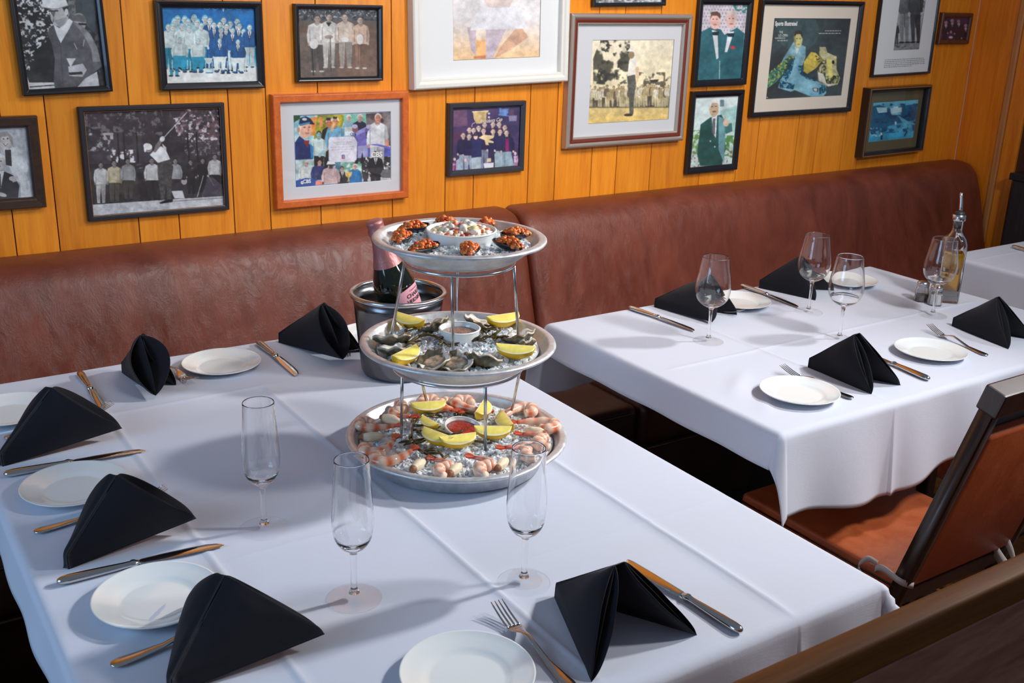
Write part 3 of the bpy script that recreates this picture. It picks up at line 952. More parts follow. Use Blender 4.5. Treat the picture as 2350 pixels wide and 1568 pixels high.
# axis: from the foil top to the shoulder, leaning back-left out of the pail
top = onwall(858, 508, 2.02); low = tab(925, 690, .93)
bt = thing('champagne_bottle', 'dark green champagne bottle with rose foil leaning in the bucket', 'bottle', (0, 0, 0))
bprof = [(0, .004), (.02, .0), (.038, .0), (.0425, .004), (.0435, .012), (.0435, .160), (.0430, .172), (.0400, .188), (.0345, .206), (.0275, .226), (.0210, .247), (.0172, .268), (.0158, .285), (.0158, .290), (0, .290)]
V, Fc = lathe([tuple(q) for q in bprof[:1]] + [tuple(q) for q in spline(bprof[1:-1], 4)] + [bprof[-1]], 56)
mesh('bottle_body', V, [f[::-1] for f in Fc], M['bottle_glass'], bt, True)
fprof = [(.0305, .2195), (.0268, .2310), (.0218, .248), (.0180, .268), (.0168, .284), (.0190, .288), (.0192, .296), (.0170, .300), (.0172, .308), (.0168, .3145), (.010, .317), (0, .3172)]
V, Fc = lathe(fprof, 48); mesh('foil', V, [f[::-1] for f in Fc], M['foil'], bt, True)
# neck medallion
V, Fc = lathe([(0, .0012), (.009, .001), (.0098, .0002), (0, .0)], 24)
# label: arched patch on the front of the body with printed words
def onbody(a, z, off):
    r = None
    for (r0, z0), (r1, z1) in zip(bprof[1:-1], bprof[2:]):
        if z0 <= z <= z1 and z1 > z0: r = r0 + (r1 - r0) * (z - z0) / (z1 - z0); break
    r = (r or .0435) + off
    return (r * math.cos(a), r * math.sin(a), z)
LA = 0.0
V = []; na, nz_ = 24, 14
for i in range(na):
    a = -1.0 + 2.0 * i / (na - 1)
    ztop = .166 + .007 * math.cos(a / 1.0 * PI / 2) - .003
    for j in range(nz_): V.append(onbody(LA + a, .06 + (ztop - .06) * j / (nz_ - 1), .0004))
lb = mesh('label', V, grid_faces(na, nz_), M['label'], bt, True)
def text_mesh(body, size, name, m, parent, fn=None, bold=0.0, align='CENTER', ext=0.0, space=1.0):
    cu = bpy.data.curves.new(name, 'FONT')
    cu.body = body; cu.size = size; cu.align_x = align; cu.offset = bold; cu.extrude = ext; cu.space_character = space
    cu.resolution_u = 3
    ob_ = bpy.data.objects.new(name, cu); COL.objects.link(ob_)
    bpy.context.view_layer.update()
    me = bpy.data.meshes.new_from_object(ob_.evaluated_get(bpy.context.evaluated_depsgraph_get()))
    bpy.data.objects.remove(ob_)
    if fn:
        bmx = bmesh.new(); bmx.from_mesh(me)
        bmesh.ops.triangulate(bmx, faces=bmx.faces[:])
        for v in bmx.verts: v.co = Vector(fn(v.co.x, v.co.y))
        bmx.to_mesh(me); bmx.free()
    me.name = name
    return link(name, me, m, parent)
wrapf = lambda z0: (lambda x, y: onbody(LA + x / .0435, z0 + y, .0009))
text_mesh('CHAMPAGNE', .0046, 'lettering', M['ink'], lb, wrapf(.1605))
text_mesh('CHARLES', .0115, 'lettering', M['ink'], lb, wrapf(.1485), .0002)
text_mesh('HEIDSIECK', .0108, 'lettering', M['ink'], lb, wrapf(.1370), .0002)
pb_ = Vector((1.024, 1.881, .79)); pt_ = Vector((.934, 1.897, 1.094))
zx = (pt_ - pb_).normalized()
lx = Vector((.50, -.86, .35)); lx -= zx * lx.dot(zx); lx.normalize()
ly = zx.cross(lx)
bt.matrix_world = Matrix.Translation(pb_) @ Matrix((lx, ly, zx)).transposed().to_4x4()
# ================================================================== seafood tower
CX, CY = .8953, 1.4952
def tray(label, zr, R, depth, rb, name='serving_tray'):
    root = thing(name, label, 'tray', (CX, CY, zr - depth), 0, 'round aluminium seafood trays')
    d = depth; lp = .0075
    a = [2 * PI * k / 10 for k in range(10)]
    prof = [(0, 0), (rb - .012, 0), (rb - .004, .0015), (rb + .004, .006), (R - .016, d - .010), (R - .010, d - .004)]
    # rolled lip
    lip = [(R - lp + lp * math.sin(t) * 1.0 - .001, d - lp * .55 + lp * .6 * math.cos(t)) for t in (2.2, 1.7, 1.2, .7, .2, -.3, -.8, -1.2)]
    prof += lip[::1]
    inn = [(R - .0165, d - .0075), (R - .020, d - .0105), (rb + .002, .009), (rb - .006, .0035), (rb - .014, .002), (0, .002)]
    V, Fc = lathe([(0, 0)] + prof[1:6], 96)
    V, Fc = lathe(prof + inn, 96)
    mesh('pan', V, [f[::-1] for f in Fc], M['tray'], root, True)
    return root
tray('large aluminium tray with shrimp, standing on the tablecloth', .7945, .197, .042, .165)
tray('middle aluminium tray with oysters, on a wire stand', .9676, .1705, .042, .118)
tray('smallest top aluminium tray with mussels, on a wire stand', 1.151, .1475, .040, .096)

def stand(label, zr, Rr, feet, zf):
    root = thing('tray_stand', label, 'stand', (CX, CY, zf), 0, 'wire tray stands')
    V, Fc = lathe([(Rr + .0028 * math.cos(2 * PI * k / 10), zr - zf + .0028 * math.sin(2 * PI * k / 10)) for k in range(10)], 64, True)
    mesh('ring', V, Fc, M['wire'], root, True)
    for (tx, ty), (fx, fy) in feet:
        d = math.hypot(tx - CX, ty - CY); k = Rr / d
        a = (CX + (tx - CX) * k - CX, CY + (ty - CY) * k - CY, zr - zf)
        V, Fc = tube([a, ((a[0] + fx - CX) / 2, (a[1] + fy - CY) / 2, (zr - zf) / 2), (fx - CX, fy - CY, 0)], .0027, 10)
        mesh('leg', V, Fc, M['wire'], root, True)
def feet_from(tops, bots, zr, zf):
    return [(tab(*a, zr).xy, tab(*b_, zf).xy) for a, b_ in zip(tops, bots)]
stand('upper wire stand rising from the oyster tray to the mussel tray', 1.1065, .093, feet_from([(921, 603), (1038, 632), (1050, 560), (1165, 608)], [(896, 785), (1040, 830), (1048, 722), (1190, 786)], 1.1065, .948), .948)
stand('lower wire stand rising from the shrimp tray to the oyster tray', .9215, .112, feet_from([(931, 862), (991, 815), (1101, 876), (1155, 835)], [(921, 1018), (986, 952), (1114, 1040), (1170, 962)], .9215, .773), .773)

def ice_bed(label, zr, R, zi, n, seed, holes=(), size=.0062):
    rnd = random.Random(seed)
    V = []; Fc = []
    nr, na = 16, 72
    for i in range(nr + 1):
        r = R * i / nr
        for k in range(na):
            a = 2 * PI * k / na
            x, y = r * math.cos(a), r * math.sin(a)
            V.append((x, y, zi + .008 * (fbm(x * 30 + seed, y * 30, 4) - .5)))
    for i in range(nr):
        for k in range(na):
            Fc.append((i * na + k, (i + 1) * na + k, (i + 1) * na + (k + 1) % na, i * na + (k + 1) % na))
    sp = []
    while len(sp) < n:
        r = (R - .005) * math.sqrt(rnd.random()); a = rnd.random() * 6.2832
        x, y = r * math.cos(a), r * math.sin(a)
        if any(math.hypot(x - hx, y - hy) < hr for hx, hy, hr in holes): continue
        sp.append((x, y, zi + .008 * (fbm(x * 30 + seed, y * 30, 4) - .5) + rnd.uniform(-.001, .0035)))
    v2, f2 = ice_mesh(sp, seed, size)
    k0 = len(V)
    V += v2; Fc += [tuple(i + k0 for i in f) for f in f2]
    o = mesh('crushed_ice', V, Fc, M['ice'])
    o.location = (CX, CY, 0)
    tag(o, label, 'ice', kind='stuff')
ZB, ZM, ZT = .780, .9530, 1.1365
c1 = tab(1059, 981, .792); c2 = tab(1055, 752, .978); c3 = tab(1059, 528, 1.157)
ice_bed('crushed ice in the large bottom tray under the shrimp', .79, .1715, ZB, 2600, 1, [(c1.x - CX, c1.y - CY, .03)])
ice_bed('crushed ice in the middle tray under the oysters', .96, .1405, ZM, 1900, 2, [(c2.x - CX, c2.y - CY, .03)])
ice_bed('crushed ice in the top tray under the mussels', 1.14, .1195, ZT, 1500, 3, [(c3.x - CX, c3.y - CY, .05)])

# ---------------------------------------------------------------- ramekins and sauces
def ramekin(label, c, zb, r, h, tilt=(0, 0), group='white ramekins on the tower'):
    root = thing('ramekin', label, 'bowl', (c.x, c.y, zb), 0, group)
    root.rotation_euler = (tilt[0], tilt[1], 0)
    prof = [(0, .002), (r * .74, .002), (r * .78, 0), (r * .82, .002), (r * .93, h * .45), (r * .99, h - .003), (r, h - .001), (r - .0015, h), (r - .0032, h - .0012), (r - .0045, h * .6), (r * .80, h * .22), (r * .7, h * .14), (0, h * .14)]
    V, Fc = lathe(prof, 64)
    mesh('dish', V, [f[::-1] for f in Fc], M['china'], root, True)
    V, Fc = lathe([(r + .0004, h - .0018), (r + .0008, h - .0008), (r - .0015, h + .0006), (r - .0034, h - .0006)], 64, True)
    mesh('rim', V, Fc, M['china'], root, True)
    return root
ramekin('white bowl of diced fish salad in the middle of the top tray', c3, 1.123, .0595, .036)
ramekin('white ramekin of brown shallot sauce in the oyster tray', c2, .949, .0365, .029)
r3 = ramekin('white ramekin of red cocktail sauce tilted in the shrimp ice', c1, .770, .035, .026, (-.0, .0)); r3.rotation_euler = (.20, .06, 0)
M['cocktail'] = mat('red_cocktail_sauce', s2l((150, 26, 16)), .16)
t = NT(M['cocktail']); nz = t.noise(t.coord(), 90, 5, .6, 1.5); t.color(t.ramp(nz, [(.35, s2l((122, 16, 12))), (.7, s2l((184, 56, 36)))])); t.bump(nz, .5, .003)
M['mignon'] = mat('brown_mignonette', s2l((120, 76, 60)), .1)
t = NT(M['mignon']); nz = t.noise(t.coord(), 260, 4, .6); t.color(t.ramp(nz, [(.35, s2l((92, 52, 40))), (.62, s2l((168, 120, 96)))])); t.bump(nz, .5, .002)
def sauce(name, label, c, z, r, m, rot=None):
    V, Fc = lathe([(0, -.002), (r, -.002), (r, 0), (r * .6, .0008), (0, .001)], 48)
    o = mesh(name, V, [f for f in Fc], m, None, True); o.location = (c.x, c.y, z)
    if rot: o.rotation_euler = rot
    tag(o, label, 'sauce', kind='stuff')
sauce('shallot_sauce', 'brown shallot sauce in the ramekin of the oyster tray', c2, .949 + .0205, .0315, M['mignon'])
up = Matrix.Rotation(.06, 3, 'Y') @ Matrix.Rotation(.20, 3, 'X') @ Vector((0, 0, .0185))
o_up = r3.rotation_euler.to_matrix() @ Vector((0, 0, .0195))
sauce('cocktail_sauce', 'red cocktail sauce in the tilted ramekin', Vector((c1.x + o_up.x, c1.y + o_up.y)), .770 + o_up.z, .0302, M['cocktail'], (.20, .06, 0))

def cubes(n, fn, size, cols, seed, squash=.75):
    """heap of soft diced bits: returns verts, faces, colours"""
    rnd = random.Random(seed); V = []; Fc = []; Cc = []
    bmx = bmesh.new(); bmesh.ops.create_cube(bmx, size=1); bmesh.ops.bevel(bmx, geom=bmx.edges[:], offset=.16, segments=2, affect='EDGES')
    bmx.verts.index_update(); pv = [v.co.copy() for v in bmx.verts]; pf = [tuple(v.index for v in f.verts) for f in bmx.faces]; bmx.free()
    for i in range(n):
        x, y, z = fn(rnd, i)
        s = size * rnd.uniform(.6, 1.25)
        rot = Matrix.Rotation(rnd.uniform(0, 6.28), 3, 'Z') @ Matrix.Rotation(rnd.uniform(0, 3), 3, 'X')
        c = np.array(s2l(cols[rnd.randrange(len(cols))])) * rnd.uniform(.85, 1.1)
        k = len(V)
        sc = Vector((s * rnd.uniform(.8, 1.3), s, s * squash))
        V += [rot @ Vector((q.x * sc.x, q.y * sc.y, q.z * sc.z)) + Vector((x, y, z)) for q in pv]
        Fc += [tuple(k + j for j in f) for f in pf]
        Cc += [c] * len(pv)
    return V, Fc, np.array(Cc)
# diced fish salad
def cev(rnd, i):
    r = .05 * math.sqrt(rnd.random()); a = rnd.random() * 6.28
    return (r * math.cos(a), r * math.sin(a), .022 + .018 * max(0, 1 - (r / .05) ** 2) * rnd.random() + .004)
V, Fc, Cc = cubes(190, cev, .0112, [(240, 224, 208), (246, 234, 222), (234, 206, 186), (250, 240, 230), (236, 210, 196), (240, 228, 214), (228, 110, 60), (236, 216, 150), (196, 90, 96), (240, 222, 206), (230, 214, 196)], 12)
o = mesh('fish_salad', V, Fc, M['food'], None, True); o.location = (c3.x, c3.y, 1.125); tint(o, Cc)
tag(o, 'diced fish salad heaped in the white bowl on top', 'seafood', kind='stuff')

# ---------------------------------------------------------------- mussels
M['mussel'] = mat('black_mussel_shell', s2l((26, 24, 30)), .22, Coat_Weight=.4)
def mussel_proto(label):
    root = thing('stuffed_mussel', label, 'mussel', (0, 0, 0), 0, 'stuffed mussels on the top tray')
    L, Wd = .064, .032
    V = []; nu, nv = 18, 13
    for i in range(nu):
        u = i / (nu - 1); x = -.5 * L + L * u
        w = Wd / 2 * (math.sin(PI * u ** .72) ** .7) * (1.0) + .0004
        for j in range(nv):
            v = -1 + 2 * j / (nv - 1)
            V.append((x, w * v + .004 * math.sin(PI * u), -.013 * (1 - v * v) * math.sin(PI * min(1, u ** .8)) ** .6 + .003 * u + .0125))
    o = mesh('shell', V, grid_faces(nu, nv), M['mussel'], root, True); solid(o, .0014, 0)
    def top_(rnd, i):
        u = rnd.uniform(.22, .92); v = rnd.uniform(-.8, .8)
        w = Wd / 2 * (math.sin(PI * u ** .72) ** .7)
        return (-.5 * L + L * u, w * v * .95 + .003, .0125 + .011 * (1 - v * v) * math.sin(PI * (u - .15) / .85) * rnd.uniform(.2, 1))
    V, Fc, Cc = cubes(95, top_, .0068, [(226, 112, 40), (236, 130, 52), (212, 92, 34), (240, 152, 74), (196, 70, 34), (230, 120, 48), (150, 92, 44)], 5)
    o = mesh('topping', V, Fc, M['food'], root, True); tint(o, Cc)
    return root
ml = [((1018, 499), 'stuffed mussel at the back of the top tray, left of centre', 1.9), ((1129, 511), 'stuffed mussel at the back right of the top tray, above the bowl', 1.0), ((1184, 536), 'largest stuffed mussel at the right rim of the top tray', .25), ((1164, 558), 'stuffed mussel at the front right of the top tray', -.55),
      ((1073, 570), 'stuffed mussel at the very front of the top tray', -1.55), ((973, 564), 'stuffed mussel at the front left of the top tray', -2.0), ((912, 541), 'stuffed mussel at the left rim of the top tray', 3.3), ((940, 517), 'stuffed mussel at the back left of the top tray', 2.9)]
mp = None
for px, lab, rz in ml:
    p = tab(*px, 1.152)
    d = Vector((p.x - CX, p.y - CY, 0)); 
    if d.length > .100: d *= .100 / d.length
    rz = math.atan2(d.y, d.x) + (.35 if rz > 0 else -.2) + (.9 if 'left rim' in lab or 'back left' in lab else 0)
    loc = (CX + d.x, CY + d.y, ZT + .002)
    if mp is None: mp = mussel_proto(lab); mp.location = loc; mp.rotation_euler.z = rz
    else: dup(mp, loc, rz, lab)
    # lean each shell a little towards the rim
for o in list(bpy.data.objects):
    if o.name.startswith('stuffed_mussel'): o.rotation_euler.y = .12

# ---------------------------------------------------------------- oysters
def oyster_proto(label, seed, k=1.0):
    root = thing('oyster', label, 'oyster', (0, 0, 0), 0, 'oysters on the half shell')
    na, nr = 56, 12
    def outline(a):
        r = .028 + .011 * math.cos(a) ** 2 * (1 if math.cos(a) > 0 else .35)
        r += .0042 * (fbm(math.cos(a) * 3 + seed, math.sin(a) * 3, 3) - .5) * 2 + .0016 * math.sin(a * 11 + seed)
        return r
    V = []; C = []; Fc = []
    def z_in(s, a): return .0125 * s ** 2.2 + .0022 * s ** 4 * math.sin(a * 7 + seed)
    for side in (0, 1):
        for i in range(nr + 1):
            s = i / nr
            for q in range(na):
                a = 2 * PI * q / na; r = outline(a) * s
                x, y = r * math.cos(a), r * math.sin(a)
                z = z_in(s, a) + (.0035 + .002 * s * math.sin(a * 9 + i) * (1 - s) * 3 if side == 0 else -.001 - .003 * (1 - s) + .0014 * math.sin(s * 30 + a * 3) * s * (1 - s) * 3)
                V.append((x, y, z))
                n = fbm(x * 120 + seed, y * 120, 4)
                if side == 0:
                    c = np.array(s2l((228, 224, 216))) * (1 - .3 * (n < .38)) if s < .93 else np.array(s2l((206, 200, 184)))
                    if s > .6 and math.cos(a) < -.4: c = np.array(s2l((120, 108, 84)))
                else:
                    c = np.array(s2l((96, 86, 64))) * (.1 + n * 1.8) + np.array(s2l((120, 108, 84))) * max(0, n - .5) * 2
                C.append(c)
    for side in (0, 1):
        b0 = side * (nr + 1) * na
        for i in range(nr):
            for q in range(na):
                f = (b0 + i * na + q, b0 + (i + 1) * na + q, b0 + (i + 1) * na + (q + 1) % na, b0 + i * na + (q + 1) % na)
                Fc.append(f if side == 0 else f[::-1])
    e0 = nr * na; e1 = (nr + 1) * na + nr * na
    for q in range(na):
        Fc.append((e0 + q, e1 + q, e1 + (q + 1) % na, e0 + (q + 1) % na))
    o = mesh('shell', V, Fc, M['food'], root, True); tint(o, np.array(C))
    V = []; C = []; Fc = []
    for i in range(9):
        s = i / 8
        for q in range(40):
            a = 2 * PI * q / 40; r = outline(a) * .74 * s
            x, y = r * math.cos(a) + .001, r * math.sin(a)
            z = .0035 + .0070 * (1 - s ** 3) ** .6 + .003 * (fbm(x * 150, y * 150 + seed, 3) - .5) + z_in(s * .74, a) * .6
            V.append((x, y, z))
            n = fbm(x * 90 + 3, y * 90 + seed, 3)
            C.append(np.array(s2l((186, 172, 152))) * (.6 + .8 * n) * (1 if s < .75 else .55))
    for i in range(8):
        for q in range(40): Fc.append((i * 40 + q, (i + 1) * 40 + q, (i + 1) * 40 + (q + 1) % 40, i * 40 + (q + 1) % 40))
    o = mesh('flesh', V, Fc, M['wetfood'], root, True); tint(o, np.array(C))
    return root
m = mat('wet_flesh', (.5, .5, .5), .08, Coat_Weight=.6, Coat_Roughness=.05, Subsurface_Weight=.2, Subsurface_Scale=.006)
t = NT(m); q_ = t.n('ShaderNodeVertexColor', layer_name='tint'); t.color(q_.outputs['Color'])
M['wetfood'] = m
oy = [((903, 772), 'oyster at the left rim of the middle tray, behind its twin', 2.9, .30, 0), ((897, 800), 'oyster at the left rim of the middle tray, nearest the lemon wedge', 3.0, .25, 1), ((1000, 741), 'oyster at the back of the middle tray, right of the back left lemon', .6, -.5, 0),
      ((1095, 737), 'oyster at the back of the middle tray behind the ramekin', 1.4, .4, 1), ((1200, 767), 'oyster at the right of the middle tray, under the back lemon', .3, -.3, 0), ((1213, 795), 'dark oyster at the right rim of the middle tray', .1, -.55, 1),
      ((993, 824), 'oyster at the front of the middle tray, point upward', -1.7, .35, 0), ((1103, 826), 'oyster tipped on its side at the front right of the middle tray', -.9, -.6, 1), ((1042, 838), 'oyster at the very front of the middle tray behind the rod', -1.2, .3, 0)]
op = {}
for px, lab, rz, tl, s_ in oy:
    p = tab(*px, ZM + .018); d = Vector((p.x - CX, p.y - CY))
    if d.length > .108: d *= .108 / d.length
    loc = (CX + d.x, CY + d.y, ZM + .004)
    if s_ not in op: op[s_] = r = oyster_proto(lab, s_ * 7.3); r.location = loc; r.rotation_euler.z = rz
    else: r = dup(op[s_], loc, rz, lab, scale=.92)
    r.rotation_euler.x = tl

# ---------------------------------------------------------------- lemon wedges
M['rind'] = mat('lemon_rind', s2l((236, 190, 30)), .38)
t = NT(M['rind']); t.bump(t.noise(t.coord(), 420, 2, .5), .3, .001)
m = mat('lemon_flesh', (.9, .8, .3), .22, Subsurface_Weight=.2, Subsurface_Scale=.004, Coat_Weight=.3)
t = NT(m); q_ = t.n('ShaderNodeVertexColor', layer_name='tint'); t.color(q_.outputs['Color']); t.bump(t.noise(t.coord(), 260, 3, .6), .3, .001)
M['lemon'] = m
def lemon_proto(label):
    """edge of the wedge along x, rind down"""
    root = thing('lemon_wedge', label, 'lemon', (0, 0, 0), 0, 'lemon wedges on the tower')
    a_, b_, half = .034, .025, .62
    nu, nv = 22, 10
    V = []
    prof = lambda u: b_ * math.sqrt(max(0, 1 - u * u)) ** .85
    for i in range(nu):
        u = -1 + 2 * i / (nu - 1); r = prof(u)
        for j in range(nv):
            f = -half + 2 * half * j / (nv - 1)
            V.append((a_ * u * (1 + .0), r * math.sin(f), .024 - r * math.cos(f)))
    mesh('rind', V, grid_faces(nu, nv), M['rind'], root, True)
    V = []; C = []; Fc = []
    ns = 12
    for side in (-1, 1):
        b0 = len(V)
        for i in range(nu):
            u = -1 + 2 * i / (nu - 1); r = prof(u)
            for j in range(ns):
                s = j / (ns - 1)
                pu = .0015 * math.sin(PI * s)
                V.append((a_ * u, r * s * math.sin(half) * side * .995 + side * pu, .024 - r * s * math.cos(half) * .995))
                st = fbm(u * 9 + 3 * side, s * 2.2, 3)
                c = np.array(s2l((250, 232, 120))) * (.86 + .3 * st)
                if s > .86 or s < .05: c = np.array(s2l((246, 240, 208)))
                C.append(c)
        f_ = grid_faces(nu, ns, b0)
        Fc += f_ if side > 0 else [q[::-1] for q in f_]
    o = mesh('flesh', V, Fc, M['lemon'], root, True); tint(o, np.array(C))
    return root
LZ = [((932, 745), 'lemon wedge at the back left of the oyster tray', ZM, -.45, .9), ((1170, 739), 'lemon wedge at the back right of the oyster tray', ZM, .35, -.9), ((940, 820), 'lemon wedge at the front left of the oyster tray', ZM, .7, .75), ((1181, 815), 'lemon wedge at the front right of the oyster tray', ZM, -.1, -.95),
      ((985, 943), 'lemon wedge at the back left of the shrimp tray', ZB, .15, -.9), ((979, 975), 'small lemon wedge left of the red sauce', ZB, -.6, -1.0), ((1116, 948), 'upright lemon wedge behind the right rod of the shrimp tray', ZB, .9, -.9), ((1152, 971), 'lemon wedge right of the red sauce, farther one', ZB, -.85, -.7),
      ((1131, 1001), 'lemon wedge right of the red sauce, nearer one', ZB, .02, -.9), ((995, 1013), 'lemon wedge in front of the red sauce, left one', ZB, -.45, -.95), ((1055, 1021), 'lemon wedge in front of the red sauce, right one', ZB, .25, -.9)]
lp_ = None
for px, lab, z0, ang, roll in LZ:
    p = tab(*px, z0 + .014)
    d = Vector((p.x - CX, p.y - CY)); mx_ = .128 if z0 == ZM else .16
    if d.length > mx_: d *= mx_ / d.length
    # ang is the wedge's direction in the picture plane, turned into the table plane
    rz = -.58 + ang * 1.5
    loc = (CX + d.x, CY + d.y, z0 + .002 + (.004 if abs(roll) > .8 else 0))
    sc_ = .72 if 'small' in lab else 1.0
    if lp_ is None: lp_ = r = lemon_proto(lab); r.location = loc; r.rotation_euler.z = rz
    else: r = dup(lp_, loc, rz, lab, None, sc_)
    r.rotation_euler = (-.30 - .3 * abs(roll), 0, rz)
    r.location.z += .002

# ---------------------------------------------------------------- seaweed
M['weed'] = mat('olive_seaweed', s2l((54, 50, 22)), .25, Coat_Weight=.3)
t = NT(M['weed']); t.color(t.ramp(t.noise(t.coord(), 60, 3, .5), [(.35, s2l((34, 36, 20))), (.65, s2l((92, 74, 22)))]))
def weed(label, pts, z0, seed, br=7, dark=False):
    rnd = random.Random(seed)
    P0 = [tab(x, y, z0 + .008) for x, y in pts]
    c = sum(P0, Vector()) / len(P0)
    V = []; Fc = []
    sp = [Vector(q) for q in spline([(p.x - c.x, p.y - c.y, .004 + .004 * rnd.random()) for p in P0], 6)]
    n = len(sp)
    tube(sp, [.0032 - .0014 * i / n for i in range(n)], 6, True, V, Fc)
    for b_ in range(br):
        i = rnd.randrange(1, n - 1); s = sp[i]
        d = (sp[i + 1] - sp[i - 1]).normalized()
        d = Matrix.Rotation(rnd.choice((-1, 1)) * rnd.uniform(.5, 1.2), 3, 'Z') @ d
        q = [s.copy()]
        for k in range(4):
            d = Matrix.Rotation(rnd.uniform(-.5, .5), 3, 'Z') @ d
            q.append(q[-1] + d * rnd.uniform(.004, .008) + Vector((0, 0, rnd.uniform(-.001, .003))))
        tube(q, [.0024, .0026, .0024, .002, .0010], 6, True, V, Fc)
    for v in range(len(V)): V[v] = Vector((V[v][0], V[v][1], max(V[v][2], .001)))
    o = mesh('seaweed_sprig', V, Fc, M['weed'], None, True)
    o.location = (c.x, c.y, z0 + .002)
    tag(o, label, 'seaweed', 'seaweed sprigs on the ice')
weed('olive seaweed sprig left of the ramekin on the oyster ice', [(935, 790), (960, 775), (990, 770), (1020, 785), (1030, 795)], ZM + .003, 1, 9)
weed('olive seaweed sprig at the back left of the oyster ice', [(930, 762), (960, 752), (985, 740)], ZM + .003, 2, 4)
weed('olive seaweed sprig right of the ramekin on the oyster ice', [(1080, 780), (1110, 778), (1125, 770), (1150, 775)], ZM + .003, 3, 9)
weed('short seaweed sprig behind the ramekin on the oyster ice', [(1085, 740), (1108, 748), (1106, 768)], ZM + .003, 4, 4)
weed('short seaweed sprig at the front of the oyster ice by the rod', [(1018, 812), (1045, 815), (1070, 822)], ZM + .003, 5, 4)
weed('dark seaweed sprig curving left of the red sauce', [(1015, 958), (975, 952), (950, 972), (946, 1000), (952, 1020)], ZB + .003, 6, 12)
weed('dark seaweed sprig under the front lemon wedges', [(955, 990), (1000, 988), (1035, 1000), (1080, 1008), (1120, 1018)], ZB + .003, 7, 10)
weed('dark seaweed sprig in front of the lemon wedges', [(952, 1025), (980, 1045), (1010, 1052), (1030, 1045)], ZB + .003, 8, 7)
weed('dark seaweed sprig behind the red sauce', [(1042, 952), (1065, 947), (1090, 950)], ZB + .003, 9, 4)

# ---------------------------------------------------------------- shrimp and pale shellfish pieces
m = mat('cooked_shrimp', (.9, .6, .5), .2, Subsurface_Weight=.3, Subsurface_Scale=.006, Coat_Weight=.35, Coat_Roughness=.1)
t = NT(m); q_ = t.n('ShaderNodeVertexColor', layer_name='tint'); t.color(q_.outputs['Color']); t.bump(t.noise(t.coord(), 240, 3, .6), .25, .001)
M['shrimp'] = m
def shrimp_proto(label, curl):
    root = thing('shrimp', label, 'shrimp', (0, 0, 0), 0, 'cooked shrimp round the bottom tray')
    if curl: pts = [(-.011, .009), (-.021, .0145), (-.032, .010), (-.036, -.001), (-.030, -.011), (-.015, -.0150), (.003, -.0135), (.019, -.0095), (.028, -.007)]
    else: pts = [(-.030, .022), (-.020, .021), (-.009, .015), (-.005, .004), (-.009, -.007), (-.010, -.010), (-.002, -.016), (.012, -.016), (.026, -.010)]
    rad = [.0060, .0092, .0104, .0104, .0096, .0084, .0068, .0046, .0034]
    P = [Vector((x, y, 0)) for x, y in [tuple(q) for q in spline(pts, 6)]]
    R_ = [float(q[0]) for q in spline([(r, 0) for r in rad], 6)]
    n = len(P)
    R2 = [r * (1 + .08 * math.cos(i / n * 2 * PI * 6.5)) for i, r in enumerate(R_)]
    V, Fc = tube([p + Vector((0, 0, .0095)) for p in P], R2, 14)
    V = [Vector((v[0], v[1], .0095 + (v[2] - .0095) * .92)) for v in V]
    o = mesh('body', V, Fc, M['shrimp'], root, True)
    C = []
    for i in range(n):
        f = i / n
        for k in range(14):
            band = .5 + .5 * math.cos(f * 2 * PI * 6.5)
            outer = .5 + .5 * math.cos(2 * PI * k / 14)
            cream = np.array(s2l((250, 224, 202))); org = np.array(s2l((228, 112, 60))); red = np.array(s2l((206, 66, 36)))
            w = min(1, .05 + 1.0 * (1 - band) ** 1.5 * (.3 + .7 * outer) + .7 * max(0, f - .5))
            c = cream * (1 - w) + org * w
            w2 = max(0, (f - .8) / .2); c = c * (1 - w2) + red * w2
            C.append(c * (1 - .1 * ((k * 7 + i * 3) % 5) / 5))
    tint(o, np.array(C))
    e = P[-1]; d = (P[-1] - P[-2]).normalized()
    V = []; Fc = []
    for an in (-.42, -.12, .15, .45):
        dd = Matrix.Rotation(an, 3, 'Z') @ d
        loft_l = .016 if abs(an) < .3 else .014
        sd = Vector((-dd.y, dd.x, 0)); b0 = len(V)
        for f, w in ((0, .0016), (.35, .0030), (.7, .0034), (1, .0012)):
            q = e + dd * (loft_l * f)
            for sg in (-1, 1):
                for zz in (.0082, .0106): V.append(q + sd * w * sg + Vector((0, 0, zz + .002 * f)))
        for i in range(3):
            a = b0 + i * 4
            Fc += [(a, a + 4, a + 5, a + 1), (a + 2, a + 3, a + 7, a + 6), (a + 1, a + 5, a + 7, a + 3), (a, a + 2, a + 6, a + 4)]
        Fc += [(b0, b0 + 1, b0 + 3, b0 + 2), (b0 + 12, b0 + 14, b0 + 15, b0 + 13)]
    o = mesh('tail', V, Fc, M['shrimp'], root, False)
    tint(o, np.tile(np.array(s2l((196, 66, 40))), (len(V), 1)))
    return root
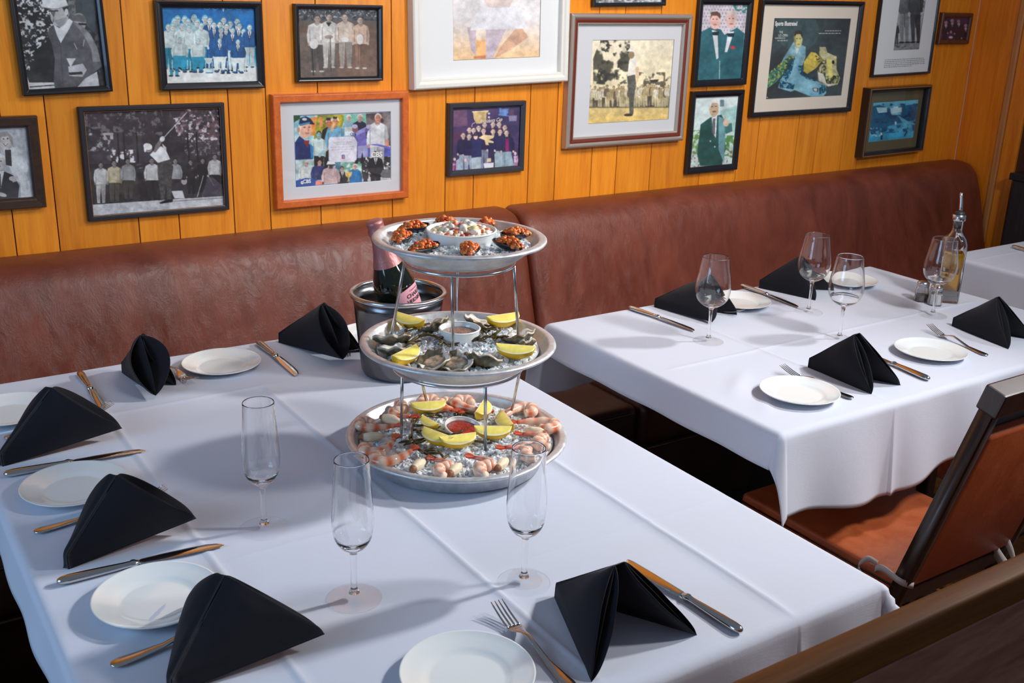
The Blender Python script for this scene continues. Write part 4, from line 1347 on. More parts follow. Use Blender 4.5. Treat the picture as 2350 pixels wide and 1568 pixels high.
# (body px), (tail px), curled?, label
SH = [((857, 970), (930, 974), 1, 'shrimp at the left rim of the bottom tray, farther of the big curled pair'), ((850, 1022), (902, 996), 1, 'shrimp at the left rim of the bottom tray, nearer of the big curled pair'), ((885, 1048), (946, 1030), 1, 'shrimp at the front left of the bottom tray'),
      ((1010, 1072), (975, 1052), 0, 'shrimp at the front of the bottom tray, left of the pale pieces'), ((1108, 1068), (1062, 1042), 0, 'shrimp at the front of the bottom tray with its tail beside the front rod'), ((1195, 1035), (1132, 1026), 0, 'shrimp behind the flute rim at the front right of the bottom tray'),
      ((1250, 1008), (1183, 992), 0, 'shrimp at the right rim of the bottom tray, nearest the flute'), ((1238, 972), (1178, 966), 1, 'shrimp at the right rim of the bottom tray, second from the flute'), ((1185, 948), (1150, 960), 1, 'shrimp at the back right of the bottom tray by the rod'),
      ((1088, 930), (1115, 940), 1, 'shrimp at the back of the bottom tray, right of centre'), ((1010, 928), (1046, 940), 1, 'shrimp at the back of the bottom tray behind the long lemon wedge'), ((922, 942), (968, 960), 0, 'shrimp at the back left of the bottom tray beside the left rod'), ((1040, 930), (1060, 945), 1, 'shrimp tucked between the two back shrimp of the bottom tray')]
spr = {}
for bp, tp, cu, lab in SH:
    B_ = tab(*bp, ZB + .016); T_ = tab(*tp, ZB + .016)
    d = Vector((B_.x - CX, B_.y - CY))
    if d.length > .143: d *= .143 / d.length
    dr = T_ - B_; rz = math.atan2(dr.y, dr.x) + .12
    loc = (CX + d.x, CY + d.y, ZB + .004)
    if cu not in spr: spr[cu] = r = shrimp_proto(lab, cu); r.location = loc; r.rotation_euler.z = rz
    else: r = dup(spr[cu], loc, rz, lab, None, 1.1 if 'tucked' not in lab else .9)
m = mat('pale_crab_meat', (.9, .8, .7), .5, Subsurface_Weight=.2, Subsurface_Scale=.005)
t = NT(m); q_ = t.n('ShaderNodeVertexColor', layer_name='tint'); t.color(q_.outputs['Color']); t.bump(t.noise(t.coord((60, 300, 300)), 1.0, 4, .6), .6, .002)
M['paleflesh'] = m
def pale_proto(label):
    root = thing('crab_piece', label, 'seafood', (0, 0, 0), 0, 'pale crab pieces among the shrimp')
    V = []; C = []
    nu, nv = 16, 14
    for i in range(nu):
        u = i / (nu - 1)
        for j in range(nv):
            a = 2 * PI * j / nv
            r = (.0095 * math.sin(PI * (u * .86 + .1)) ** .7) * (1 + .25 * (fbm(u * 5, math.cos(a) * 2 + 4, 3) - .5) * 2)
            V.append((-.024 + .046 * u, r * math.cos(a), .009 + r * .85 * math.sin(a)))
            st = fbm(u * 3, a * 3, 3)
            c = np.array(s2l((240, 222, 190))) * (.8 + .35 * st)
            if u < .16: c = np.array(s2l((150, 96, 64)))
            C.append(c)
    Fc = [(i * nv + j, (i + 1) * nv + j, (i + 1) * nv + (j + 1) % nv, i * nv + (j + 1) % nv) for i in range(nu - 1) for j in range(nv)]
    Fc += [tuple(range(nv)), tuple(range((nu - 1) * nv, nu * nv))[::-1]]
    o = mesh('meat', V, Fc, M['paleflesh'], root, True); tint(o, np.array(C))
    return root
ppr = None
for px, tp, lab in [((855, 1000), (890, 998), 'pale crab piece with dark end at the left rim, between the two big shrimp'), ((898, 960), (920, 965), 'pale crab piece beside the farther big shrimp on the left'), ((960, 1064), (975, 1052), 'pale crab piece at the front, left of the long shrimp'), ((1044, 1074), (1060, 1060), 'pale crab piece at the very front between two long shrimp'), ((1152, 1062), (1165, 1050), 'round pale crab piece at the front right of the bottom tray'), ((1228, 988), (1262, 996), 'pale crab piece with dark end at the right rim of the bottom tray')]:
    B_ = tab(*px, ZB + .014); T_ = tab(*tp, ZB + .014)
    d = Vector((B_.x - CX, B_.y - CY))
    if d.length > .150: d *= .150 / d.length
    rz = math.atan2(T_.y - B_.y, T_.x - B_.x)
    if 'right rim' in lab: rz += PI
    loc = (CX + d.x, CY + d.y, ZB + .003)
    if ppr is None: ppr = pale_proto(lab); ppr.location = loc; ppr.rotation_euler.z = rz
    else: dup(ppr, loc, rz, lab)
# ================================================================== framed pictures
class Pic:
    """a small painter; shapes are given in the coordinates of `quad` (TL, TR, BR, BL of the print)"""
    def __init__(s, quad, w, h, bg):
        s.W, s.Hh = int(w * 2), int(h * 2)
        s.a = np.ones((s.Hh, s.W, 3)) * (np.array(bg) / 255)
        src = np.array(quad, float); dst = np.array([(0, 0), (1, 0), (1, 1), (0, 1)], float)
        A = []
        for (x, y), (u, v) in zip(src, dst):
            A.append([x, y, 1, 0, 0, 0, -u * x, -u * y]); A.append([0, 0, 0, x, y, 1, -v * x, -v * y])
        s.h = np.append(np.linalg.solve(np.array(A), dst.ravel()), 1).reshape(3, 3)
        s.Y, s.X = np.mgrid[0:s.Hh, 0:s.W]
        s.X = (s.X + .5) / s.W; s.Y = (s.Y + .5) / s.Hh
        hi = np.linalg.inv(s.h)
        d = hi[2, 0] * s.X + hi[2, 1] * s.Y + hi[2, 2]
        s.PX = (hi[0, 0] * s.X + hi[0, 1] * s.Y + hi[0, 2]) / d
        s.PY = (hi[1, 0] * s.X + hi[1, 1] * s.Y + hi[1, 2]) / d
    def uv(s, x, y):
        d = s.h[2, 0] * x + s.h[2, 1] * y + s.h[2, 2]
        return (s.h[0, 0] * x + s.h[0, 1] * y + s.h[0, 2]) / d, (s.h[1, 0] * x + s.h[1, 1] * y + s.h[1, 2]) / d
    def mask(s, pts):
        P = [s.uv(*p) for p in pts]
        xs = [p[0] * s.W for p in P]; ys = [p[1] * s.Hh for p in P]
        x0, x1 = max(0, int(min(xs)) - 1), min(s.W, int(max(xs)) + 2)
        y0, y1 = max(0, int(min(ys)) - 1), min(s.Hh, int(max(ys)) + 2)
        if x0 >= x1 or y0 >= y1: return None
        gx = s.X[y0:y1, x0:x1]; gy = s.Y[y0:y1, x0:x1]
        m = np.zeros(gx.shape, bool)
        n = len(P)
        for i in range(n):
            (ax, ay), (bx, by) = P[i], P[(i + 1) % n]
            if ay == by: continue
            c = ((ay > gy) != (by > gy)) & (gx < (bx - ax) * (gy - ay) / (by - ay) + ax)
            m ^= c
        return (slice(y0, y1), slice(x0, x1)), m
    def poly(s, pts, c, c2=None, ns=0, al=1.0):
        r = s.mask(pts)
        if r is None: return
        sl, m = r
        col = np.ones(m.shape + (3,)) * (np.array(c) / 255)
        if c2 is not None:
            f = fbm(s.PX[sl] / ns, s.PY[sl] / ns, 4)
            f = np.clip((f - .5) * 3 + .5, 0, 1)[..., None]
            col = col * (1 - f) + f * np.array(c2) / 255
        v = s.a[sl]
        v[m] = v[m] * (1 - al) + col[m] * al
    def ell(s, x, y, rx, ry, c, rot=0.0, **k):
        ca, sa = math.cos(rot), math.sin(rot)
        s.poly([(x + rx * math.cos(t) * ca - ry * math.sin(t) * sa, y + rx * math.cos(t) * sa + ry * math.sin(t) * ca) for t in [2 * PI * i / 22 for i in range(22)]], c, **k)
    def line(s, pts, w, c, **k):
        for (x0, y0), (x1, y1) in zip(pts[:-1], pts[1:]):
            L = math.hypot(x1 - x0, y1 - y0) or 1; nx, ny = -(y1 - y0) / L * w / 2, (x1 - x0) / L * w / 2
            s.poly([(x0 + nx, y0 + ny), (x1 + nx, y1 + ny), (x1 - nx, y1 - ny), (x0 - nx, y0 - ny)], c, **k)
    def grad(s, pts, c0, c1, y0, y1):
        r = s.mask(pts)
        if r is None: return
        sl, m = r
        f = np.clip((s.PY[sl] - y0) / (y1 - y0), 0, 1)[..., None]
        col = np.array(c0) / 255 * (1 - f) + np.array(c1) / 255 * f
        s.a[sl][m] = col[m]
    def specks(s, pts, c, ns, th, al=1.0, ch=1):
        """leafy specks inside a region"""
        r = s.mask(pts)
        if r is None: return
        sl, m = r
        f = fbm(s.PX[sl] / ns, s.PY[sl] / ns, 3, ch)
        k = np.clip((f - th) * 9, 0, 1) * m * al
        s.a[sl] = s.a[sl] * (1 - k[..., None]) + k[..., None] * np.array(c) / 255
    def person(s, x, y, h, top, legs, skin=(226, 190, 160), hair=(70, 52, 44), w=1.0, seated=False, arms=None, jacket=False, shoes=(30, 30, 34)):
        """standing figure: x centre, y top of the head, h full height"""
        rg = random.Random(int(x * 7 + y * 3))
        hr = h * .060
        hip = y + h * .50; sh = y + h * .165
        w = w * rg.uniform(.92, 1.06); ln = rg.uniform(-.012, .012)
        L = lambda a, b: (x + a * h * w + ln * (b - y) * .6, b)
        dk = lambda c, f: tuple(max(0, min(255, int(q * f))) for q in c)
        if not seated:
            s.poly([L(-.10, hip), L(.005, hip), L(-.012, y + h * .72), L(-.02, y + h * .965), L(-.078, y + h * .965), L(-.095, y + h * .7)], legs, dk(legs, .86), h * .12)
            s.poly([L(-.005, hip), L(.10, hip), L(.095, y + h * .7), L(.080, y + h * .965), L(.022, y + h * .965), L(.010, y + h * .72)], dk(legs, .92), dk(legs, .76), h * .12)
            s.line([L(-.035, hip + h * .05), L(-.045, y + h * .93)], h * .012, dk(legs, .78)); s.line([L(.002, hip), L(.002, y + h * .74)], h * .012, dk(legs, .6))
            s.ell(*L(-.06, y + h * .975), h * .042, h * .015, shoes); s.ell(*L(.06, y + h * .975), h * .042, h * .015, shoes)
        s.poly([L(-.045, sh - h * .02), L(.045, sh - h * .02), L(.115, sh + h * .02), L(.125, sh + h * .18), L(.112, hip + h * .02), L(-.112, hip + h * .02), L(-.125, sh + h * .18), L(-.115, sh + h * .02)], top, dk(top, .9), h * .14)
        s.poly([L(.05, sh + h * .06), L(.118, sh + h * .06), L(.118, hip + h * .015), L(.045, hip + h * .015)], dk(top, .84), dk(top, .95), h * .10)
        s.line([L(-.03, sh + h * .14), L(.05, sh + h * .20)], h * .012, dk(top, .82)); s.line([L(-.06, hip - h * .06), L(.04, hip - h * .03)], h * .012, dk(top, .84))
        for sg, f in ((-1, 1.03), (1, .86)):
            e = rg.uniform(.145, .17)
            s.poly([L(sg * .095, sh + h * .012), L(sg * .125, sh + h * .03), L(sg * e, sh + h * .19), L(sg * (e - .012), hip - h * .01), L(sg * (e - .052), hip - h * .01), L(sg * (e - .048), sh + h * .19), L(sg * .10, sh + h * .10)], dk(top, f), dk(top, f * .88), h * .10)
            s.line([L(sg * .105, sh + h * .09), L(sg * (e - .05), hip - h * .02)], h * .011, dk(top, .62))
            s.ell(*L(sg * (e - .032), hip + h * .012), h * .021, h * .03, dk(skin, .92))
        if jacket:
            s.poly([L(-.04, sh - h * .01), L(.04, sh - h * .01), L(.0, sh + h * .17)], (238, 238, 236))
            s.poly([L(-.008, sh + h * .01), L(.008, sh + h * .01), L(.010, sh + h * .12), L(-.006, sh + h * .12)], (70, 60, 80))
            s.line([L(-.045, sh), L(0, sh + h * .18)], h * .014, dk(top, .6)); s.line([L(.045, sh), L(0, sh + h * .18)], h * .014, dk(top, .6)); s.line([L(0, sh + h * .18), L(.003, hip)], h * .010, dk(top, .6))
        else:
            s.line([L(-.035, sh - h * .01), L(0, sh + h * .025), L(.035, sh - h * .01)], h * .012, dk(top, .7))
        hx = x + rg.uniform(-.2, .2) * hr
        s.poly([L(-.026, y + h * .1), L(.026, y + h * .1), L(.030, sh + h * .005), L(-.030, sh + h * .005)], dk(skin, .78))
        s.ell(hx, y + hr * 1.1, hr * .92, hr * 1.16, hair)
        s.ell(hx, y + hr * 1.4, hr * .76, hr * 1.0, skin, c2=dk(skin, .88), ns=hr * 1.6)
        s.poly([(hx + hr * .25, y + hr * .7), (hx + hr * .74, y + hr * 1.1), (hx + hr * .66, y + hr * 1.9), (hx + hr * .2, y + hr * 2.35)], dk(skin, .82))
        s.ell(hx - hr * .86, y + hr * 1.4, hr * .14, hr * .24, dk(skin, .85)); s.ell(hx + hr * .82, y + hr * 1.4, hr * .14, hr * .24, dk(skin, .7))
        s.line([(hx - hr * .5, y + hr * 1.16), (hx - hr * .12, y + hr * 1.14)], hr * .14, dk(skin, .5)); s.line([(hx + hr * .12, y + hr * 1.14), (hx + hr * .5, y + hr * 1.16)], hr * .14, dk(skin, .45))
        s.line([(hx, y + hr * 1.25), (hx + hr * .05, y + hr * 1.62)], hr * .16, dk(skin, .76))
        s.line([(hx - hr * .25, y + hr * 1.9), (hx + hr * .25, y + hr * 1.88)], hr * .13, dk(skin, .55))
    def done(s, soft=1, grain=.05):
        a = s.a
        a = (a[0::2, 0::2] + a[1::2, 0::2] + a[0::2, 1::2] + a[1::2, 1::2]) / 4
        h, w = a.shape[:2]
        yy, xx = np.mgrid[0:h, 0:w]
        # mottled tone and grain of an old print
        n = (fbm(xx / 9.0, yy / 9.0, 3, 2) - .5) * 1.6 + (np.random.RandomState(h * w).rand(h, w) - .5) * .55
        big = (fbm(xx / 34.0, yy / 34.0, 3, 3) - .5) * 1.2
        lum = a.mean(2)
        amp = grain + .22 * lum * (1 - lum)
        a = a * (1 + ((n + big) * amp * 2)[..., None])
        for _ in range(soft):
            b = np.pad(a, ((1, 1), (1, 1), (0, 0)), 'edge')
            a = (b[:-2, 1:-1] + b[2:, 1:-1] + b[1:-1, :-2] + b[1:-1, 2:] + 4 * a) / 8
        return np.clip(a, 0, 1)
def R4(x0, y0, x1, y1): return [(x0, y0), (x1, y0), (x1, y1), (x0, y1)]

FM = {
 'black': mat('black_frame_lacquer', s2l((24, 22, 26)), .28, 0, Coat_Weight=.3),
 'matte': mat('black_frame_matte', s2l((30, 30, 38)), .5),
 'white': mat('white_frame_paint', s2l((226, 222, 214)), .4),
 'orange': wood('orange_frame_wood', s2l((176, 78, 22)), s2l((206, 98, 34)), s2l((222, 116, 48)), (10, 10, 10), .35),
 'brown': wood('brown_frame_wood', s2l((40, 24, 14)), s2l((58, 36, 22)), s2l((74, 48, 30)), (20, 20, 20), .4),
 'walnut': wood('walnut_frame_wood', s2l((62, 32, 18)), s2l((86, 46, 26)), s2l((104, 60, 34)), (20, 20, 20), .4),
 'silver': mat('silver_frame_leaf', s2l((186, 172, 160)), .36, .6),
 'red': mat('red_brown_frame_leaf', s2l((112, 46, 32)), .35, .1),
 'gilt': mat('thin_gilt_edge', s2l((170, 110, 60)), .4, .3),
 'steelblue': mat('graphite_frame', s2l((64, 64, 72)), .33, .3),
 'm_white': mat('white_mat_board', s2l((228, 228, 228)), .8), 'm_grey': mat('pale_grey_mat_board', s2l((208, 208, 212)), .8),
 'm_cream': mat('cream_mat_board', s2l((228, 214, 198)), .8), 'm_olive': mat('olive_mat_board', s2l((98, 88, 62)), .85), 'm_edge': mat('grey_mat_bevel', s2l((120, 116, 112)), .8),
}
def framed(label, outer, depth, prof, pquad, painted, matm=None, bevel='m_white', res=None):
    """outer / pquad: TL, TR, BR, BL in the photograph's frame; prof: list of (inset, height, material)"""
    yf = WY - depth
    C4 = [onwall(*q, yf) for q in outer]
    c = sum(C4, Vector()) / 4
    wd = ((C4[1] - C4[0]).length + (C4[2] - C4[3]).length) / 2
    ht = ((C4[3] - C4[0]).length + (C4[2] - C4[1]).length) / 2
    e = (C4[1] - C4[0]).normalized() + (C4[2] - C4[3]).normalized()
    ro = math.atan2(e.z, e.x)
    root = thing('framed_picture', label, 'picture', (c.x, WY - .0008, c.z), 0, 'framed pictures on the paneled wall')
    root.rotation_euler = (0, -ro, 0)
    mats = []
    V = []; Fc = []; MI = []
    def ring(ins, y): return [(-wd / 2 + ins, y, ht / 2 - ins), (wd / 2 - ins, y, ht / 2 - ins), (wd / 2 - ins, y, -ht / 2 + ins), (-wd / 2 + ins, y, -ht / 2 + ins)]
    pr = [(0, 0, prof[0][2])] + list(prof)
    for ins, hgt, mk in pr: V += ring(ins, -hgt)
    for i in range(len(pr) - 1):
        mk = pr[i + 1][2]
        if mk not in mats: mats.append(mk)
        for k in range(4):
            a = i * 4 + k; b = i * 4 + (k + 1) % 4
            Fc.append((a, a + 4, b + 4, b)); MI.append(mats.index(mk))
    Fc.append((0, 1, 2, 3)); MI.append(0)
    o = mesh('frame', V, Fc, [FM[k] for k in mats], root)
    o.data.polygons.foreach_set('material_index', MI)
    bv = o.modifiers.new('soft', 'BEVEL'); bv.width = .0012; bv.segments = 2; bv.limit_method = 'ANGLE'
    iw = prof[-1][0]
    back = prof[-1][1]
    # print rectangle in the frame's own coordinates
    rotm = Matrix.Rotation(ro, 3, 'Y')
    yp_ = WY - back - .0
    Q = [rotm @ (onwall(*q, yp_) - Vector((c.x, yp_, c.z))) for q in pquad]
    x0 = (Q[0].x + Q[3].x) / 2; x1 = (Q[1].x + Q[2].x) / 2; z1 = (Q[0].z + Q[1].z) / 2; z0 = (Q[2].z + Q[3].z) / 2
    if matm is None:
        x0, x1, z0, z1 = max(x0, -wd / 2 + iw - .003), min(x1, wd / 2 - iw + .003), max(z0, -ht / 2 + iw - .003), min(z1, ht / 2 - iw + .003)
        x0, x1, z0, z1 = -wd / 2 + iw - .001, wd / 2 - iw + .001, -ht / 2 + iw - .001, ht / 2 - iw + .001
    # the print: a fine sheet of coloured cells
    ih, iw2 = painted.shape[:2]
    u = np.linspace(x0, x1, iw2); w_ = np.linspace(z1, z0, ih)
    U, Wg = np.meshgrid(u, w_)
    co = np.stack([U, np.full(U.shape, -back - .0004), Wg], -1).reshape(-1, 3)
    idx = np.arange(ih * iw2).reshape(ih, iw2)
    fc = np.stack([idx[:-1, :-1], idx[1:, :-1], idx[1:, 1:], idx[:-1, 1:]], -1).reshape(-1, 4)
    me = bpy.data.meshes.new('print')
    me.vertices.add(len(co)); me.vertices.foreach_set('co', co.astype(np.float32).ravel())
    me.loops.add(fc.size); me.loops.foreach_set('vertex_index', fc.astype(np.int32).ravel())
    me.polygons.add(len(fc)); me.polygons.foreach_set('loop_start', np.arange(0, fc.size, 4, dtype=np.int32))
    me.update(calc_edges=True); me.validate()
    po = link('print', me, M['print'], root)
    p = painted.reshape(-1, 3)
    lin = np.where(p <= .04045, p / 12.92, ((p + .055) / 1.055) ** 2.4)
    tint(po, lin, 'print')
    gy = -back - .0030
    if matm:
        V = []; Fc = []
        def rr(ax0, ax1, az0, az1, y): return [(ax0, y, az1), (ax1, y, az1), (ax1, y, az0), (ax0, y, az0)]
        i_ = iw - .001
        V = rr(-wd / 2 + i_, wd / 2 - i_, -ht / 2 + i_, ht / 2 - i_, -back - .002) + rr(x0, x1, z0, z1, -back - .002) + rr(x0 + .0012, x1 - .0012, z0 + .0012, z1 - .0012, -back - .0006)
        MI = []
        for i in range(2):
            for k in range(4):
                a = i * 4 + k; b = i * 4 + (k + 1) % 4
                Fc.append((a, a + 4, b + 4, b)); MI.append(i)
        o = mesh('mat_board', V, Fc, [FM[matm], FM[bevel]], root); o.data.polygons.foreach_set('material_index', MI)
    i_ = iw - .001
    V = [(-wd / 2 + i_, gy, ht / 2 - i_), (wd / 2 - i_, gy, ht / 2 - i_), (wd / 2 - i_, gy, -ht / 2 + i_), (-wd / 2 + i_, gy, -ht / 2 + i_)]
    mesh('glass_pane', V, [(0, 1, 2, 3)], M['picglass'], root)
    root['_pr'] = (x0, x1, z0, z1, -back)
    return root, po
def letter(root, po, body, cx, cy, hgt, m, bold=.0, shear=0.0, sx=1.0, align='CENTER', up=0.0):
    """words on a print; cx, cy in 0..1 of the print (cy down), hgt a share of its height"""
    x0, x1, z0, z1, y = root['_pr']
    sz = hgt * (z1 - z0) / .72
    fn = lambda x, yy: (x0 + cx * (x1 - x0) + x * sx + yy * shear, y - .0009, z1 - cy * (z1 - z0) + yy + x * up)
    text_mesh(body, sz, 'lettering', m, po, fn, bold, align)
M['ink_white'] = mat('white_print_ink', s2l((238, 236, 232)), .6)
M['ink_blue'] = mat('blue_print_ink', s2l((60, 90, 150)), .6)
M['ink_gold'] = mat('pale_print_ink', s2l((224, 214, 196)), .6)
blk = lambda w, d=.018, k='black': [(.0006, d - .002, k), (.003, d, k), (w * .55, d - .001, k), (w * .9, d - .005, k), (w, d - .007, k), (w, .006, k)]
off = lambda quad, ox, oy, sc: [(ox + x / sc, oy + y / sc) for x, y in quad]

# 1 ---- man in a cardigan and pale cap
q = [(36, -520), (1370, -540), (1590, 1420), (300, 1465)]
P = Pic(q, 180, 250, (46, 48, 52))
P.poly(R4(0, -600, 1700, 1500), (58, 58, 60), (28, 26, 28), 260)
P.specks([(60, -520), (760, -520), (760, 350), (640, 620), (300, 900), (150, 900)], (214, 216, 216), 46, .52)
P.specks([(100, 600), (420, 700), (380, 1150), (250, 1180)], (220, 220, 220), 40, .56)
P.poly([(960, -540), (1080, -540), (1090, 250), (960, 300)], (120, 122, 120), (74, 76, 78), 50)
P.poly([(1080, -540), (1500, -540), (1400, 500), (1090, 230)], (66, 74, 80))
P.ell(1140, 330, 125, 160, (150, 150, 148)); P.poly([(1015, 300), (1020, 220), (1150, 190), (1250, 220), (1262, 330)], (92, 92, 94)); P.line([(1130, 355), (1265, 360)], 34, (22, 22, 24))
P.poly([(1190, 420), (1480, 520), (1500, 1200), (1250, 1000)], (84, 84, 86), (30, 30, 34), 60)
P.poly([(250, 1340), (760, 1345), (750, 1440), (300, 1470)], (214, 214, 214)); P.line([(330, 1415), (760, 1390)], 18, (50, 48, 50)); P.poly([(265, 1190), (330, 1360), (300, 1420)], (216, 216, 216))
P.poly([(700, 380), (820, 340), (1010, 290), (1180, 380), (1330, 520), (1450, 760), (1530, 1080), (1480, 1120), (1340, 1230), (1180, 1350), (1100, 1420), (740, 1450), (720, 1330), (740, 940), (690, 690), (635, 560), (640, 430)], (98, 98, 101), (78, 78, 82), 180)
P.poly([(1050, 330), (1200, 400), (1340, 540), (1450, 770), (1500, 1000), (1370, 1010), (1350, 800), (1230, 560)], (142, 142, 143), (118, 118, 120), 120)
P.poly([(720, 360), (820, 430), (980, 260), (1040, 310), (990, 420), (840, 680), (780, 560)], (222, 223, 224))
P.poly([(1100, 1440), (1240, 1290), (1440, 1170), (1480, 1420)], (196, 196, 198)); P.poly([(960, 1080), (1200, 1030), (1270, 1140), (1200, 1260), (980, 1240)], (184, 184, 186)); P.poly([(930, 940), (1090, 940), (1000, 1090)], (196, 196, 198)); P.poly([(970, 1180), (1190, 1170), (1200, 1215), (980, 1225)], (44, 42, 44))
P.line([(840, 720), (870, 1380)], 12, (72, 72, 74)); P.line([(1060, 680), (1110, 790)], 16, (172, 172, 172)); P.line([(1230, 620), (1210, 740)], 14, (168, 168, 168))
P.ell(820, 210, 150, 190, (180, 180, 178)); P.poly([(640, 110), (760, 130), (700, 330), (730, 320), (720, 230)], (96, 96, 96)); P.poly([(860, 60), (960, 40), (960, 240), (900, 150)], (40, 40, 42)); P.ell(935, 150, 32, 56, (196, 196, 194)); P.poly([(730, 300), (950, 230), (900, 370), (820, 420)], (150, 150, 150))
P.line([(640, 140), (800, 130)], 24, (60, 60, 60)); P.poly([(520, 60), (560, -80), (700, -170), (900, -130), (965, 40), (760, 110), (540, 80)], (218, 219, 220)); P.line([(530, 70), (760, 105), (960, 40)], 16, (150, 150, 152))
framed('black-framed photo of a man in a white cap and cardigan, top left corner', [(11.5, -78), (231, -80), (257, 212), (53.5, 221)], .020, blk(.015, .020), off(q, 20, 0, 6.97), P.done())

# 2 ---- faded blue team photo
q = [(170, 100), (1745, 118), (1815, 1395), (248, 1430)]
P = Pic(q, 225, 190, (0, 104, 172))
P.poly(R4(100, 60, 1900, 700), (0, 96, 166), (12, 120, 188), 130)
P.grad(R4(100, 700, 1900, 1500), (40, 150, 196), (226, 228, 226), 940, 1180)
for x in (940, 1085, 1320, 1475): P.line([(x - 60, 105), (x - 30, 145), (x + 30, 145), (x + 60, 105)], 10, (120, 206, 236))
P.poly([(1195, 115), (1240, 115), (1218, 190)], (206, 240, 246))
wj, cy_, dk = (214, 228, 228), (60, 170, 196), (16, 84, 150)
sk = (226, 232, 230); hr_ = (120, 190, 206)
for x, y in [(455, 245), (570, 250), (725, 228), (905, 240), (395, 285), (625, 295), (780, 300), (375, 365)]: P.person(x, y, 950, (176, 214, 220), cy_, sk, hr_, .95)
for x, y in [(1228, 265), (1345, 325), (1450, 285), (1168, 340), (985, 268), (1265, 370), (1480, 365), (1065, 345)]: P.person(x, y, 900, dk, dk, sk, (60, 130, 170), .95, jacket=True)
for x, y in [(285, 388), (520, 372), (645, 405), (850, 370)]: P.person(x, y, 800, wj, (24, 150, 186), sk, hr_, 1.1)
for x, y in [(1180, 450), (1375, 455), (1560, 470), (1665, 400)]: P.person(x, y, 760, (22, 92, 156), (208, 226, 226), sk, (100, 170, 196), 1.1, jacket=True)
for x, y, t_c, l_c in [(480, 620, wj, (36, 150, 184)), (790, 640, wj, (36, 150, 184)), (1160, 640, (18, 88, 150), (222, 232, 230)), (1470, 660, (18, 88, 150), (222, 232, 230))]:
    P.person(x, y, 640, t_c, l_c, sk, hr_, 1.35, True, jacket=(t_c[0] < 60))
    P.poly([(x - 110, y + 320), (x + 110, y + 320), (x + 105, y + 400), (x + 80, y + 560), (x + 30, y + 560), (x + 20, y + 410), (x - 20, y + 410), (x - 30, y + 560), (x - 80, y + 560), (x - 105, y + 400)], l_c)
    P.ell(x - 58, y + 570, 40, 16, (20, 90, 140)); P.ell(x + 58, y + 570, 40, 16, (20, 90, 140))
    P.line([(x - 130, y + 390), (x - 130, y + 560)], 12, (214, 230, 230)); P.line([(x + 130, y + 390), (x + 130, y + 560)], 12, (214, 230, 230))
P.poly([(890, 980), (1040, 980), (1010, 1070), (985, 1090), (990, 1150), (1040, 1160), (1040, 1235), (920, 1235), (920, 1160), (965, 1150), (970, 1090), (930, 1070)], (206, 222, 222)); P.line([(920, 1240), (1040, 1240)], 16, (30, 110, 140)); P.line([(925, 1160), (1040, 1160)], 10, (40, 130, 160))
framed('black-framed faded blue photo of a team in jackets with a trophy cup', [(356, 0), (602, 3), (610, 203), (371, 209)], .020, blk(.018, .020), off(q, 350, 0, 7.294), P.done())

# 3 ---- four golfers
q = [(283, 62), (840, 68), (842, 555), (295, 565)]
P = Pic(q, 180, 160, (92, 80, 74))
P.poly(R4(270, 50, 860, 150), (40, 42, 46), (88, 92, 98), 16); P.specks(R4(270, 50, 860, 130), (190, 196, 200), 9, .6)
P.grad(R4(270, 150, 860, 240), (92, 84, 82), (110, 82, 64), 150, 240); P.grad(R4(270, 238, 860, 580), (96, 76, 64), (124, 98, 84), 238, 560)
P.poly(R4(270, 238, 560, 580), (92, 84, 80), (116, 104, 98), 60, .7)
for x, y, h, tp, lg in [(418, 108, 420, (212, 208, 204), (96, 88, 84)), (500, 98, 400, (222, 218, 212), (206, 200, 194)), (615, 98, 402, (206, 190, 176), (172, 160, 150)), (722, 120, 385, (206, 176, 156), (136, 104, 88))]:
    P.person(x, y, h, tp, lg, (190, 172, 158), (80, 70, 64), 1.15, shoes=(196, 190, 184))
P.poly([(480, 165), (520, 165), (500, 195)], (30, 28, 30))
P.ell(396, 320, 30, 36, (226, 224, 222)); P.ell(716, 286, 24, 38, (224, 218, 214)); P.ell(612, 288, 26, 18, (226, 222, 220)); P.ell(500, 270, 30, 14, (150, 136, 124))
P.line([(383, 355), (393, 550)], 7, (44, 38, 36)); P.line([(510, 275), (515, 520)], 5, (60, 52, 48))
framed('small black-framed sepia photo of four golfers standing in a row', [(675.6, 8), (880, 12), (880.6, 185.6), (683.5, 190.4)], .020, blk(.013, .020, 'black'), off(q, 600, 0, 3.136), P.done())

# 4 ---- big white frame, glare on its glass painted into the print as pale tone
q = [(1365, -330), (2016, -335), (1998, 415), (1385, 430)]
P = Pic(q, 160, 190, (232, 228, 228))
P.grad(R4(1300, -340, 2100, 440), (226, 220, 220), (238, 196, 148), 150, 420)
P.poly([(1480, 200), (1540, 200), (1545, 400), (1510, 360)], (196, 178, 186)); P.poly([(1610, 200), (1760, 200), (1700, 330), (1660, 420), (1615, 420)], (202, 186, 196))
P.poly([(1850, 180), (1915, 270), (1790, 360), (1670, 420), (1720, 330)], (206, 164, 136)); P.poly([(1545, 290), (1610, 290), (1612, 400), (1545, 400)], (236, 178, 120)); P.poly([(1530, 400), (1615, 395), (1610, 418), (1530, 418)], (206, 132, 92))
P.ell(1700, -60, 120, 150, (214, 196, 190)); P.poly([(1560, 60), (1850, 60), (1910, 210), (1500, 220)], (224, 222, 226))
wf = [(.0015, .030, 'white'), (.006, .034, 'white'), (.016, .034, 'white'), (.022, .029, 'white'), (.028, .029, 'white'), (.030, .024, 'white'), (.030, .010, 'white')]
framed('large white-framed picture in the upper middle with painted-in pale glare, cut by the top edge', [(940, -125), (1316, -128), (1304, 193), (955.6, 203)], .034, wf, off(q, 600, 0, 3.136), P.done(), 'm_white', 'm_edge')

